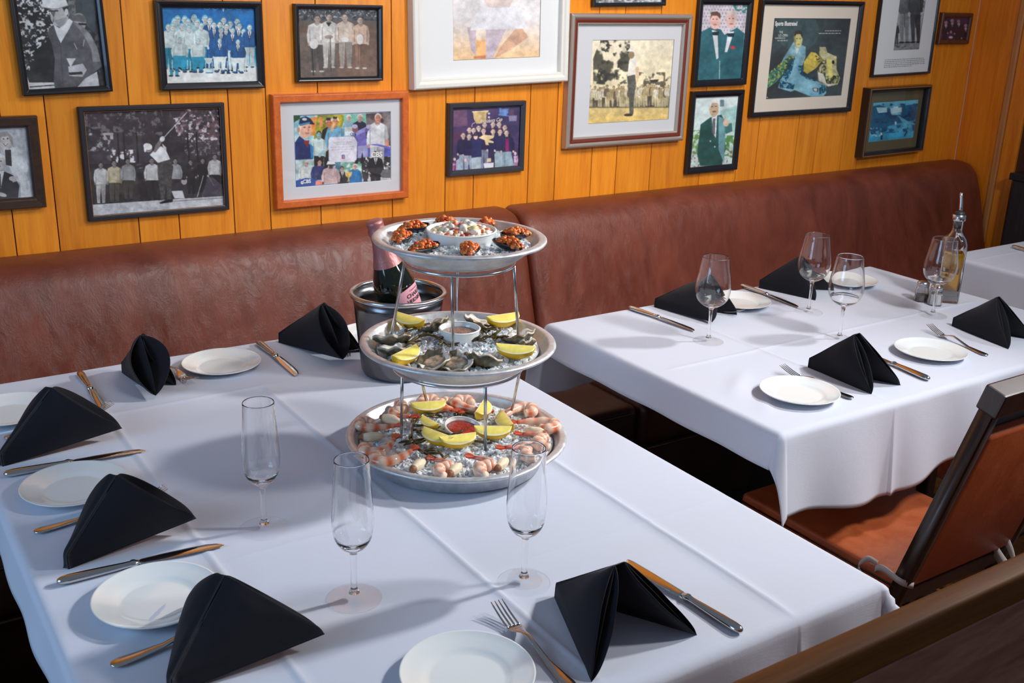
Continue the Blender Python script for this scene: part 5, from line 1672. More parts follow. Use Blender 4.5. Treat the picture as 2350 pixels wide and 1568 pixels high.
# 5 ---- bottom strip of a small photo
q = [(430, -340), (885, -340), (880, 20), (432, 22)]
P = Pic(q, 140, 110, (120, 120, 120)); P.poly(R4(400, -400, 920, 60), (150, 152, 154), (84, 86, 90), 40); P.specks(R4(400, -60, 920, 40), (206, 208, 210), 12, .5)
P.person(560, -330, 330, (60, 60, 62), (40, 40, 42), (190, 190, 190), (60, 60, 60)); P.person(720, -320, 320, (200, 200, 200), (90, 90, 92), (190, 190, 190), (60, 60, 60))
framed('black-framed grey photo above the golfer print, almost out of the picture', [(1366, -112), (1536, -112), (1529.5, 15.3), (1364, 14.4)], .018, blk(.012, .018), off(q, 1240, 0, 3.136), P.done())

# 6 ---- sepia golfer before a crowd
q = [(372, 290), (958, 283), (920, 860), (343, 890)]
P = Pic(q, 190, 190, (240, 226, 196))
P.grad(R4(320, 260, 1000, 920), (244, 232, 206), (236, 222, 180), 280, 700)
P.specks([(430, 285), (640, 285), (640, 560), (560, 620), (380, 600), (380, 420)], (88, 84, 70), 60, .47); P.specks([(430, 285), (640, 285), (620, 600), (400, 600)], (60, 58, 50), 30, .56)
P.specks(R4(680, 520, 940, 640), (96, 90, 72), 40, .5); P.line([(890, 520), (885, 640)], 10, (120, 100, 66)); P.poly([(780, 575), (850, 570), (840, 590), (790, 590)], (60, 56, 48))
rnd = random.Random(8)
P.poly(R4(340, 660, 940, 770), (150, 140, 118), (90, 84, 70), 20)
for i in range(34):
    x = 360 + i * 17 + rnd.uniform(-4, 4); t_c = rnd.choice([(232, 222, 194), (222, 206, 168), (120, 108, 88), (240, 232, 210), (186, 166, 122)])
    P.person(x, 610 + rnd.uniform(-10, 26), 165, t_c, rnd.choice([(220, 204, 160), (96, 88, 72), (206, 190, 150)]), (206, 176, 128), rnd.choice([(236, 226, 200), (90, 78, 60)]), 1.0)
P.grad(R4(320, 768, 1000, 920), (216, 190, 130), (228, 196, 116), 768, 880); P.line([(340, 770), (940, 772)], 8, (120, 106, 80))
P.poly([(620, 545), (678, 530), (686, 600), (672, 700), (668, 820), (640, 828), (636, 700)], (84, 82, 76), (108, 104, 96), 20)
P.poly([(636, 430), (680, 410), (700, 480), (680, 535), (622, 548)], (240, 234, 222)); P.poly([(680, 480), (704, 480), (708, 560), (690, 600), (684, 540)], (220, 190, 150))
P.ell(650, 395, 22, 28, (150, 128, 100)); P.poly([(618, 372), (640, 345), (672, 345), (676, 372)], (236, 230, 218)); P.ell(632, 826, 32, 10, (60, 54, 46))
pf = [(.001, .024, 'silver'), (.006, .028, 'silver'), (.012, .028, 'silver'), (.016, .024, 'silver'), (.020, .025, 'red'), (.028, .022, 'red'), (.030, .023, 'silver'), (.034, .018, 'silver'), (.034, .008, 'silver')]
framed('silver and red-brown framed sepia print of a golfer before a crowd', [(1315, 30), (1594, 33.5), (1568, 323), (1297, 344)], .028, pf, off(q, 1240, 0, 3.136), P.done(), 'm_grey', 'm_edge')

# 7 ---- two men in dinner jackets
q = [(1202, 45), (1505, 45), (1452, 568), (1157, 575)]
P = Pic(q, 105, 185, (214, 206, 214))
P.poly(R4(1150, 30, 1520, 260), (224, 214, 220), (206, 196, 208), 60)
for i in range(16):
    for j in range(8): P.ell(1195 + i * 20 + (j % 2) * 10, 60 + j * 24, 4.5, 5.5, (150, 150, 166))
P.specks([(1400, 45), (1505, 45), (1495, 110), (1420, 90)], (60, 128, 120), 14, .42)
jk = (44, 96, 106)
P.poly([(1190, 240), (1245, 208), (1320, 220), (1345, 260), (1330, 580), (1157, 580)], jk, (52, 106, 116), 80); P.poly([(1345, 260), (1430, 208), (1480, 250), (1452, 580), (1310, 580)], (40, 92, 104), (50, 104, 114), 80)
P.poly([(1262, 225), (1300, 235), (1304, 420), (1290, 430)], (226, 228, 232)); P.poly([(1370, 240), (1410, 235), (1362, 380), (1346, 380)], (226, 228, 232))
P.poly([(1264, 240), (1310, 235), (1306, 262), (1268, 262)], (24, 50, 58)); P.poly([(1362, 250), (1412, 246), (1408, 276), (1368, 272)], (24, 50, 58)); P.line([(1312, 440), (1308, 570)], 5, (170, 196, 200)); P.poly([(1384, 340), (1412, 336), (1416, 358), (1388, 360)], (206, 66, 58))
P.ell(1284, 160, 36, 62, (232, 188, 176)); P.poly([(1250, 150), (1260, 100), (1300, 94), (1322, 118), (1318, 150), (1300, 125), (1266, 125)], (112, 76, 66)); P.ell(1392, 150, 36, 64, (236, 196, 186)); P.poly([(1360, 140), (1366, 95), (1400, 84), (1428, 110), (1424, 150), (1408, 112), (1374, 112)], (222, 206, 198))
for x, y in ((1284, 150), (1392, 145)): P.ell(x - 12, y, 6, 4, (120, 80, 76)); P.ell(x + 12, y, 6, 4, (120, 80, 76)); P.ell(x, y + 38, 14, 4, (190, 110, 106))
framed('black-framed photo of two men in dinner jackets, one with a red pocket square', [(1606.7, -5), (1732.7, -4), (1713.5, 195), (1593, 200)], .018, blk(.022, .018), off(q, 1240, 0, 3.136), P.done())

# 8 ---- man in a green blazer, thumb up
q = [(1143, 705), (1440, 690), (1390, 1185), (1102, 1208)]
P = Pic(q, 105, 175, (206, 230, 226))
P.grad(R4(1090, 680, 1450, 1220), (226, 236, 236), (196, 224, 214), 690, 1200)
P.poly([(1310, 800), (1440, 760), (1440, 960), (1330, 940)], (176, 214, 212)); P.poly([(1312, 725), (1340, 722), (1338, 770), (1312, 772)], (110, 140, 150))
P.specks(R4(1105, 940, 1180, 1110), (120, 160, 86), 20, .45); P.specks(R4(1330, 980, 1430, 1140), (96, 146, 80), 22, .45); P.specks(R4(1090, 1100, 1420, 1220), (214, 206, 206), 14, .5); P.specks(R4(1090, 1100, 1420, 1220), (110, 90, 96), 12, .6)
jk = (34, 74, 68)
P.poly([(1176, 1195), (1155, 1110), (1180, 900), (1245, 850), (1320, 830), (1345, 880), (1345, 1090), (1320, 1195)], jk, (44, 90, 84), 60); P.poly([(1345, 900), (1390, 890), (1395, 950), (1350, 970), (1335, 920)], (70, 120, 122)); P.poly([(1300, 840), (1340, 860), (1345, 1000), (1336, 1180), (1300, 1080)], (112, 160, 168))
P.poly([(1255, 850), (1292, 835), (1282, 1000), (1262, 960)], (226, 236, 240)); P.poly([(1262, 860), (1280, 856), (1276, 975), (1256, 960)], (110, 104, 110)); P.ell(1275, 1060, 6, 6, (190, 200, 190)); P.ell(1245, 1020, 6, 6, (190, 200, 190))
P.ell(1270, 785, 32, 62, (206, 178, 146)); P.poly([(1240, 790), (1245, 725), (1275, 712), (1310, 735), (1312, 790), (1300, 745), (1260, 745)], (236, 238, 232)); P.ell(1258, 772, 6, 4, (80, 66, 54)); P.ell(1284, 770, 6, 4, (80, 66, 54)); P.ell(1272, 808, 15, 6, (130, 86, 70))
P.ell(1352, 890, 20, 26, (216, 186, 160)); P.line([(1348, 880), (1346, 840)], 12, (216, 186, 160))
framed('black-framed photo of a man in a dark green blazer with his thumb up', [(1590.8, 210.5), (1711, 205.7), (1692.8, 389.7), (1575.5, 401)], .018, blk(.022, .018), off(q, 1240, 0, 3.136), P.done())

# 9 ---- magazine cover in a cream mat
q = [(252, 145), (1452, 155), (1282, 1362), (108, 1412)]
P = Pic(q, 190, 200, (58, 62, 62))
P.poly(R4(80, 100, 1500, 1450), (52, 54, 54), (66, 76, 78), 500); P.ell(620, 350, 330, 330, (74, 100, 102), al=.6)
P.poly([(560, 510), (740, 600), (735, 760), (680, 900), (600, 900), (560, 740), (330, 900), (400, 760)], (150, 190, 202), (120, 164, 180), 60)
P.poly([(570, 600), (640, 620), (600, 720)], (206, 214, 206)); P.ell(625, 480, 66, 130, (214, 206, 140)); P.poly([(560, 470), (575, 360), (640, 335), (690, 380), (690, 470), (660, 400), (600, 400)], (66, 58, 44)); P.ell(605, 470, 12, 7, (90, 84, 50)); P.ell(655, 470, 12, 7, (90, 84, 50)); P.ell(628, 560, 24, 7, (150, 120, 80)); P.poly([(555, 440), (585, 420), (590, 590), (565, 560)], (160, 150, 90))
P.poly([(500, 720), (560, 760), (430, 830), (400, 1000), (280, 1140), (130, 1250), (150, 1010), (300, 900)], (98, 150, 110), (60, 120, 120), 40); P.specks([(500, 720), (560, 760), (400, 1000), (130, 1250), (150, 1010)], (190, 190, 80), 26, .5); P.specks([(500, 720), (560, 760), (400, 1000), (130, 1250), (150, 1010)], (30, 80, 86), 22, .56)
P.poly([(560, 790), (680, 900), (700, 1060), (900, 1130), (1050, 1200), (1050, 1320), (1000, 1370), (820, 1375), (560, 1270), (500, 1295), (305, 1235), (340, 1110), (420, 1000), (500, 900)], (140, 190, 206), (120, 176, 196), 90)
for reg in ([(500, 830), (560, 800), (520, 980), (430, 1150), (380, 1060)], [(600, 900), (690, 880), (720, 1030), (900, 1080), (890, 1140), (700, 1080), (640, 1010)], [(320, 1110), (560, 1180), (540, 1260), (330, 1230)], [(940, 1180), (1040, 1200), (1050, 1300), (940, 1350)]): P.specks(reg, (24, 84, 110), 24, .40); P.specks(reg, (16, 44, 60), 16, .56)
P.poly([(820, 680), (890, 690), (1000, 800), (900, 930), (760, 1020), (700, 980), (710, 830)], (226, 206, 100), (196, 172, 70), 40); P.specks([(880, 720), (1000, 800), (930, 880)], (80, 78, 50), 22, .45)
P.poly([(960, 600), (1050, 600), (1080, 690), (1220, 750), (1215, 950), (1270, 1090), (1230, 1190), (1080, 1220), (930, 1130), (920, 980), (1000, 800), (945, 720)], (170, 164, 104), (206, 200, 160), 40)
P.specks([(950, 800), (1060, 800), (1040, 1080), (930, 1000)], (66, 62, 44), 20, .48); P.specks([(1010, 1060), (1260, 1040), (1220, 1180), (1060, 1180)], (60, 66, 40), 20, .42); P.poly([(1070, 780), (1140, 800), (1160, 1060), (1100, 1100), (1070, 950)], (226, 214, 120)); P.poly([(930, 1000), (1010, 1020), (1060, 1180), (1230, 1170), (1100, 1215), (950, 1120)], (222, 222, 210)); P.ell(1165, 840, 20, 30, (26, 26, 22))
P.poly([(840, 1240), (930, 1240), (920, 1300), (850, 1290)], (30, 40, 50)); P.poly([(850, 1246), (915, 1246), (908, 1294), (858, 1284)], (226, 220, 222)); P.ell(135, 1380, 9, 9, (220, 220, 214))
for x0, x1, y in ((1045, 1295, 349), (945, 1290, 390), (300, 460, 500)):
    rnd = random.Random(y); x = x0
    while x < x1:
        w_ = rnd.uniform(14, 44); P.line([(x, y), (min(x + w_, x1), y)], 14, (206, 206, 200)); x += w_ + 8
fr9, p9 = framed('black-framed magazine cover in a cream mat, man in blue beside rocks', [(1757, 0), (1988, 3), (1952.5, 257), (1719, 270)], .022, blk(.017, .022), off(q, 1740, 20, 6.817), P.done(), 'm_cream', 'm_edge')
letter(fr9, p9, 'Sports Illustrated', .018, .090, .052, M['ink_white'], .0007, 0, .80, 'LEFT')
letter(fr9, p9, 'THE', .08, .185, .030, M['ink_white'], .0, 0, .9, 'LEFT')
letter(fr9, p9, 'U.S. OPEN', .075, .225, .032, M['ink_white'], .0, 0, .85, 'LEFT')
letter(fr9, p9, 'IN SAN FRANCISCO', .035, .252, .019, M['ink_white'], .0, 0, .78, 'LEFT')

# 10 ---- grey photo of two men over a typed caption
q = [(1310, -280), (1518, -285), (1415, 397), (1212, 400)]
P = Pic(q, 65, 190, (176, 178, 178))
P.poly(R4(1180, -300, 1540, 60), (206, 208, 208), (120, 122, 122), 60); P.specks(R4(1230, -60, 1500, 130), (240, 240, 238), 24, .5); P.specks(R4(1230, -280, 1500, 130), (70, 72, 74), 22, .58)
P.grad([(1200, 340), (1440, 325), (1420, 400), (1205, 405)], (130, 130, 130), (150, 150, 150), 330, 400)
P.person(1305, -150, 500, (110, 112, 114), (150, 152, 154), (200, 200, 198), (70, 70, 70), .8); P.person(1390, -140, 490, (84, 84, 86), (74, 74, 76), (200, 200, 198), (60, 60, 60), .8); P.person(1240, 180, 170, (50, 50, 50), (60, 60, 60), (200, 200, 200), (60, 60, 60), .9)
P.line([(1258, 200), (1225, 330)], 5, (60, 60, 60)); P.specks([(1215, 345), (1420, 335), (1415, 400), (1212, 400)], (90, 90, 90), 12, .55)
fr10, p10 = framed('black-framed grey photo of two men above a typed caption, top right', off([(1182, -330), (1659, -335), (1507, 598), (1047, 612)], 1700, 0, 3.485), .018, blk(.009, .018, 'black'), off(q, 1700, 0, 3.485), P.done(), 'm_white', 'm_edge')
x0_, x1_, z0_, z1_, y_ = fr10['_pr']
V = []; Fc = []; rnd = random.Random(4)
for r_ in range(5):
    x = x0_ - .045
    while x < x1_ + (.035 if r_ < 4 else -.03):
        w_ = rnd.uniform(.004, .014); z = z0_ - .036 - r_ * .0068; k = len(V)
        V += [(x, y_ - .0024, z), (x + w_, y_ - .0024, z), (x + w_, y_ - .0024, z + .0022), (x, y_ - .0024, z + .0022)]; Fc.append((k, k + 1, k + 2, k + 3)); x += w_ + .003
mesh('caption', V, Fc, FM['m_edge'], fr10)

# 11 ---- small walnut frame, group in dinner jackets
q = [(1660, 138), (1835, 142), (1808, 322), (1635, 322)]
P = Pic(q, 55, 55, (42, 30, 60))
P.poly(R4(1620, 120, 1850, 330), (40, 28, 58), (64, 44, 84), 60)
for x, y in [(1680, 165), (1722, 150), (1766, 155), (1812, 190)]: P.person(x, y, 230, (30, 24, 52), (34, 26, 54), (206, 160, 170), (60, 40, 60), 1.0, jacket=True)
P.person(1712, 245, 150, (60, 44, 80), (40, 30, 60), (206, 150, 150), (60, 40, 50), 1.2, True); P.ell(1712, 300, 14, 10, (220, 180, 190))
wn_ = [(.001, .014, 'walnut'), (.005, .018, 'walnut'), (.013, .017, 'walnut'), (.018, .013, 'walnut'), (.018, .006, 'walnut')]
framed('smallest picture, a walnut-framed group photo near the wall corner', [(2165, 28.7), (2236, 30), (2224.6, 102), (2154, 102)], .018, wn_, off(q, 1700, 0, 3.485), P.done())

# 12 ---- blue landscape in an olive mat, deep frame
q = [(1060, 820), (1425, 795), (1370, 1105), (1012, 1138)]
P = Pic(q, 110, 95, (60, 150, 186))
P.grad(R4(1000, 780, 1440, 1150), (120, 196, 220), (70, 160, 196), 800, 900)
P.poly([(1055, 850), (1110, 840), (1190, 870), (1290, 850), (1410, 830), (1400, 960), (1300, 980), (1200, 1000), (1020, 1080)], (34, 104, 142), (22, 84, 122), 40); P.specks(R4(1060, 830, 1420, 990), (16, 66, 104), 30, .52)
P.poly([(1085, 860), (1170, 860), (1170, 900), (1100, 905)], (176, 220, 232)); P.poly([(1195, 865), (1290, 860), (1285, 900), (1200, 910)], (190, 226, 236)); P.poly([(1220, 855), (1260, 850), (1258, 866), (1222, 868)], (206, 232, 240)); P.line([(1205, 915), (1280, 910)], 14, (140, 200, 220))
P.poly([(1250, 920), (1330, 970), (1380, 985), (1370, 1010), (1260, 1060), (1300, 1000)], (96, 176, 206)); P.specks(R4(1010, 1000, 1390, 1090), (26, 90, 128), 26, .5); P.grad([(1015, 1075), (1380, 1050), (1370, 1110), (1010, 1140)], (70, 170, 206), (60, 160, 200), 1060, 1130); P.specks(R4(1020, 1020, 1120, 1090), (206, 230, 238), 8, .6)
P.line([(1125, 1060), (1120, 1115)], 14, (20, 60, 90)); P.line([(1122, 1058), (1120, 1080)], 12, (226, 236, 240)); P.line([(1325, 1050), (1300, 1090)], 10, (20, 60, 90)); P.ell(1235, 985, 8, 14, (206, 230, 238))
dp = [(.001, .034, 'black'), (.003, .038, 'black'), (.007, .038, 'gilt'), (.012, .037, 'black'), (.016, .030, 'black'), (.018, .022, 'black'), (.018, .008, 'black')]
framed('deep black-framed blue landscape in an olive mat, lowest at the right', [(2001, 202), (2143, 195), (2118, 347), (1976, 365)], .038, dp, off(q, 1700, 0, 3.485), P.done(), 'm_olive', 'm_olive')

# 13 ---- golfer's follow-through
q = [(0, 80), (1885, 25), (1925, 1395), (125, 1550)]
P = Pic(q, 310, 250, (52, 46, 50))
P.poly(R4(-50, 0, 2000, 800), (44, 40, 44), (70, 60, 66), 200); P.specks(R4(-50, 60, 1100, 420), (128, 118, 124), 44, .56, .8); P.specks([(1250, 180), (1900, 40), (1900, 480), (1500, 520), (1300, 420)], (206, 196, 204), 36, .50); P.specks(R4(1200, 40, 1900, 500), (110, 84, 90), 60, .52, .7)
P.specks(R4(60, 380, 420, 640), (170, 166, 172), 50, .54); P.specks(R4(1400, 480, 1900, 700), (150, 144, 150), 30, .56, .8); P.specks(R4(330, 620, 720, 800), (226, 222, 226), 60, .44)
P.poly(R4(60, 640, 380, 820), (62, 56, 66), (80, 74, 84), 80, .8); P.poly(R4(700, 620, 1000, 780), (66, 60, 72), al=.8)
P.poly([(90, 900), (1920, 880), (1930, 1290), (120, 1390)], (40, 36, 38), (62, 56, 58), 90, .9)
for x in (480, 560, 740, 1440, 1560): P.line([(x, 380), (x + 20, 800)], 22, (30, 28, 30))
g = [(240, 790, 600, (214, 212, 212), (196, 194, 194)), (430, 765, 610, (190, 180, 150), (84, 80, 76)), (620, 740, 590, (160, 158, 160), (70, 68, 66)), (950, 730, 610, (206, 204, 204), (52, 48, 48)), (1270, 740, 560, (170, 170, 172), (60, 56, 58)), (1480, 760, 480, (44, 40, 42), (40, 38, 40)), (1640, 740, 480, (36, 34, 36), (36, 34, 36)), (1810, 680, 560, (190, 188, 188), (40, 38, 40))]
for x, y, h, a, b in g: P.person(x, y, h, a, b, (150, 140, 138), (40, 36, 36), 1.15)
P.poly([(100, 1390), (1250, 1310), (1930, 1265), (1930, 1420), (125, 1560)], (206, 206, 208), (184, 184, 188), 60); P.line([(1220, 1340), (1930, 1290)], 10, (120, 118, 120))
P.poly([(1230, 1110), (1330, 1060), (1420, 1100), (1380, 1300), (1240, 1280)], (60, 54, 58)); P.poly([(1210, 1200), (1360, 1190), (1390, 1300), (1250, 1300)], (200, 200, 202)); P.ell(1385, 1060, 40, 50, (170, 164, 162)); P.poly([(1340, 1040), (1360, 1010), (1420, 1020), (1400, 1045)], (30, 28, 30))
P.line([(1650, 980), (1560, 1280)], 10, (176, 176, 178)); P.line([(1710, 980), (1790, 1120)], 12, (206, 206, 208)); P.poly([(1570, 850), (1700, 850), (1720, 950), (1580, 960)], (34, 30, 34))
P.poly([(1700, 1000), (1780, 1010), (1900, 1120), (1930, 1270), (1620, 1280)], (92, 86, 100), (74, 68, 80), 60, .8)
P.poly([(1025, 800), (1190, 750), (1240, 860), (1220, 1010), (1200, 1310), (1150, 1310), (1140, 1090), (1110, 1320), (1060, 1320), (1030, 1000)], (88, 84, 82), (66, 62, 62), 40)
P.poly([(1040, 1360), (1130, 1320), (1230, 1310), (1220, 1350), (1060, 1375)], (30, 26, 28))
P.poly([(920, 690), (990, 620), (1080, 570), (1150, 640), (1200, 755), (1030, 805)], (224, 224, 226)); P.poly([(970, 650), (1000, 560), (1060, 480), (1090, 500), (1060, 580), (1000, 660)], (120, 112, 112)); P.poly([(1090, 530), (1150, 590), (1150, 650), (1110, 620)], (206, 200, 200)); P.ell(1095, 470, 34, 42, (214, 210, 210), .5)
P.line([(1100, 470), (1440, 95)], 12, (196, 190, 196)); P.ell(1470, 60, 30, 16, (206, 206, 208), .5)
P.ell(905, 610, 50, 46, (140, 130, 130)); P.ell(895, 575, 62, 46, (230, 230, 230), .3); P.poly([(840, 600), (860, 540), (880, 600), (865, 655), (845, 650)], (224, 224, 224))
bk = [(.0006, .012, 'matte'), (.002, .015, 'matte'), (.010, .0148, 'matte'), (.0125, .012, 'matte'), (.0135, .012, 'gilt'), (.0135, .005, 'matte')]
framed('large black-framed photo of a golfer finishing his swing, with spectators', [(180, 247), (516.5, 235), (527, 483), (203, 509.5)], .015, bk, off(q, 190, 240, 5.918), P.done())

# 14 ---- collage in an orange wood frame
q = [(88, 195), (1850, 115), (1862, 1355), (145, 1500)]
P = Pic(q, 230, 175, (70, 80, 140))
P.poly([(104, 212), (1836, 134), (1848, 1340), (160, 1482)], (200, 206, 210))
P.poly([(104, 212), (480, 195), (480, 980), (140, 1000)], (206, 226, 230), (120, 180, 190), 120); P.poly([(420, 240), (540, 230), (520, 560), (420, 560)], (236, 120, 50), (226, 170, 90), 60); P.poly([(104, 212), (220, 206), (220, 260), (112, 330)], (40, 80, 40))
P.poly([(530, 195), (1010, 180), (1010, 560), (470, 620)], (206, 176, 40), (120, 130, 50), 70); P.poly([(1000, 180), (1410, 165), (1400, 560), (1010, 560)], (150, 210, 180), (120, 190, 170), 80); P.poly([(1400, 165), (1836, 134), (1840, 740), (1430, 700)], (84, 66, 66), (150, 140, 140), 160)
P.poly([(1440, 740), (1600, 715), (1842, 770), (1846, 930), (1440, 950)], (88, 92, 176), (70, 80, 160), 90); P.poly([(1250, 950), (1846, 925), (1850, 1345), (1260, 1370)], (40, 36, 38), (66, 60, 62), 60); P.specks([(1250, 950), (1846, 925), (1850, 1300), (1260, 1330)], (226, 224, 226), 44, .56)
P.poly([(140, 1000), (720, 960), (720, 1420), (160, 1480)], (206, 224, 226), (150, 180, 176), 80); P.poly([(840, 1050), (1330, 1025), (1330, 1390), (860, 1420)], (206, 226, 216), (100, 150, 130), 50); P.poly([(1340, 1300), (1848, 1290), (1850, 1345), (1340, 1375)], (206, 200, 200))
P.person(1090, 185, 760, (150, 190, 206), (140, 180, 200), (226, 176, 166), (226, 222, 220), 1.0); P.person(1290, 170, 900, (40, 36, 66), (40, 36, 60), (232, 186, 176), (226, 216, 210), 1.05); P.poly([(1030, 480), (1200, 480), (1200, 560), (1030, 560)], (226, 232, 240)); P.poly([(1020, 410), (1160, 400), (1160, 480), (1020, 490)], (190, 196, 190))
P.person(740, 250, 1100, (40, 38, 44), (40, 38, 44), (216, 130, 86), (226, 226, 230), .9); P.line([(600, 410), (590, 230)], 60, (226, 150, 90)); P.person(850, 220, 1150, (120, 176, 206), (110, 160, 190), (230, 160, 110), (220, 220, 222), .95); P.poly([(690, 240), (770, 240), (770, 290), (690, 290)], (40, 44, 60)); P.poly([(810, 222), (890, 222), (880, 262), (810, 262)], (36, 44, 66)); P.line([(840, 330), (780, 480)], 44, (232, 170, 120))
P.person(1610, 160, 1150, (226, 226, 230), (206, 206, 212), (226, 150, 126), (226, 206, 200), 1.15); P.line([(1785, 640), (1790, 760)], 60, (216, 140, 110)); P.ell(1690, 290, 30, 40, (70, 50, 52))
P.poly([(1440, 720), (1600, 705), (1842, 760), (1846, 800), (1600, 740)], (110, 100, 180))
P.person(560, 480, 860, (206, 222, 220), (40, 38, 40), (150, 196, 206), (40, 50, 60), 1.1); P.line([(690, 800), (560, 940)], 50, (150, 190, 200))
P.poly([(1200, 560), (1400, 480), (1420, 740), (1260, 750)], (110, 100, 176)); P.poly([(1255, 750), (1440, 730), (1440, 940), (1360, 950), (1340, 850), (1320, 960), (1255, 960)], (150, 150, 190)); P.line([(1220, 530), (1440, 420)], 70, (150, 146, 206)); P.line([(1400, 480), (1470, 400)], 60, (110, 96, 170)); P.ell(1210, 440, 55, 70, (140, 90, 100)); P.ell(1205, 395, 50, 40, (190, 186, 216)); P.ell(1450, 400, 45, 40, (190, 176, 206))
P.poly([(130, 690), (210, 570), (300, 640), (440, 760), (460, 980), (145, 1000)], (34, 52, 110), (26, 44, 96), 80); P.poly([(400, 700), (460, 760), (460, 960), (420, 970)], (30, 140, 206)); P.poly([(290, 650), (390, 650), (370, 780), (300, 710)], (140, 40, 50))
P.ell(310, 450, 125, 165, (226, 176, 150)); P.poly([(190, 380), (250, 360), (220, 560), (190, 520)], (226, 220, 214)); P.ell(195, 460, 26, 44, (216, 146, 120)); P.poly([(200, 350), (220, 250), (320, 215), (410, 260), (470, 350), (400, 345), (220, 390)], (26, 36, 72)); P.line([(210, 370), (400, 330)], 26, (50, 150, 200)); P.line([(390, 345), (475, 355)], 24, (30, 36, 66)); P.ell(300, 270, 46, 26, (214, 220, 226)); P.ell(300, 415, 24, 12, (120, 80, 70)); P.ell(385, 410, 20, 12, (120, 80, 70)); P.ell(355, 520, 40, 10, (180, 106, 96)); P.ell(370, 450, 20, 36, (216, 130, 110))
P.person(340, 1010, 640, (226, 230, 228), (226, 230, 228), (226, 180, 170), (206, 200, 196), 1.4, True); P.person(570, 990, 700, (50, 60, 110), (50, 60, 110), (226, 180, 160), (50, 36, 40), 1.3, True); P.poly([(150, 1370), (330, 1320), (540, 1345), (540, 1450), (160, 1482)], (46, 84, 160)); P.poly([(510, 1370), (660, 1360), (660, 1440), (510, 1450)], (232, 140, 126))
P.person(985, 1110, 640, (36, 36, 42), (36, 36, 42), (216, 176, 160), (50, 40, 44), 1.2, jacket=True); P.person(1205, 1060, 700, (36, 120, 186), (36, 100, 160), (226, 170, 156), (226, 222, 220), 1.3); P.poly([(1030, 1210), (1160, 1205), (1150, 1280), (1110, 1310), (1112, 1360), (1140, 1375), (1060, 1380), (1085, 1360), (1086, 1310), (1045, 1285)], (206, 160, 70), (232, 206, 130), 40)
P.person(780, 1020, 760, (220, 190, 190), (216, 186, 186), (110, 70, 66), (230, 230, 228), 1.5, True); P.poly([(700, 1080), (720, 1020), (840, 1015), (860, 1080)], (232, 232, 232)); P.line([(700, 1092), (860, 1084)], 22, (60, 46, 50))
P.person(1580, 835, 760, (38, 32, 34), (34, 30, 32), (190, 184, 184), (50, 44, 46), 1.2, jacket=True); P.person(1400, 1170, 300, (60, 56, 58), (60, 56, 58), (90, 80, 80), (40, 36, 36), 1.3); P.person(1780, 1095, 420, (110, 108, 112), (100, 98, 100), (180, 170, 170), (60, 56, 58), 1.5, True)
P.poly([(760, 590), (1190, 570), (1250, 680), (1240, 990), (1200, 1020), (780, 1040), (740, 990), (735, 640)], (216, 212, 222)); 
for y, x0, x1 in ((625, 880, 1120), (680, 820, 1150), (715, 880, 1100), (765, 770, 1200), (808, 790, 1180), (855, 900, 1080)):
    rnd = random.Random(y); x = x0
    while x < x1: w_ = rnd.uniform(20, 60); P.line([(x, y - (x - 960) * .045), (min(x1, x + w_), y - (min(x1, x + w_) - 960) * .045)], 11, (176, 172, 190)); x += w_ + 14
P.poly([(970, 905), (1025, 902), (1025, 975), (972, 980)], (66, 76, 150)); P.poly([(975, 925), (996, 925), (998, 976), (975, 978)], (196, 60, 80)); P.line([(1003, 915), (1005, 970)], 8, (226, 222, 230))
ow = [(.0008, .020, 'orange'), (.003, .024, 'orange'), (.020, .024, 'orange'), (.022, .021, 'orange'), (.022, .007, 'orange')]
fr14, p14 = framed('orange wood framed photo collage with a grey mat, above the champagne bottle', [(624, 217), (940, 209), (939, 454), (636, 483)], .024, ow, off(q, 660, 240, 7.84), P.done(), 'm_grey', 'm_grey')
letter(fr14, p14, 'CBS', .115, .945, .050, M['ink_white'], .0005, 0, 1.0)
letter(fr14, p14, 'CBS', .845, .645, .075, M['ink_white'], .0005, 0, 1.0)
letter(fr14, p14, 'CBS', .595, .315, .036, M['ink_blue'], .0002, 0, 1.0)
V, Fc = [], []
x0_, x1_, z0_, z1_, y_ = fr14['_pr']
for cx_, cy_2, r_, mm in ((.068, .945, .0045, 'ink_white'),):
    k = 24; c_ = (x0_ + cx_ * (x1_ - x0_), z1_ - cy_2 * (z1_ - z0_))
    ring1 = [(c_[0] + r_ * math.cos(2 * PI * i / k), y_ - .0009, c_[1] + .002 + r_ * math.sin(2 * PI * i / k)) for i in range(k)]
    ring2 = [(c_[0] + r_ * .62 * math.cos(2 * PI * i / k), y_ - .0009, c_[1] + .002 + r_ * .34 * math.sin(2 * PI * i / k)) for i in range(k)]
    V = ring1 + ring2; Fc = [(i, (i + 1) % k, k + (i + 1) % k, k + i) for i in range(k)]
    k0 = len(V); V += [(c_[0] + r_ * .28 * math.cos(2 * PI * i / 12), y_ - .0009, c_[1] + .002 + r_ * .28 * math.sin(2 * PI * i / 12)) for i in range(12)]; Fc.append(tuple(k0 + i for i in range(12)))
mesh('eye_logo', V, Fc, M['ink_white'], p14)

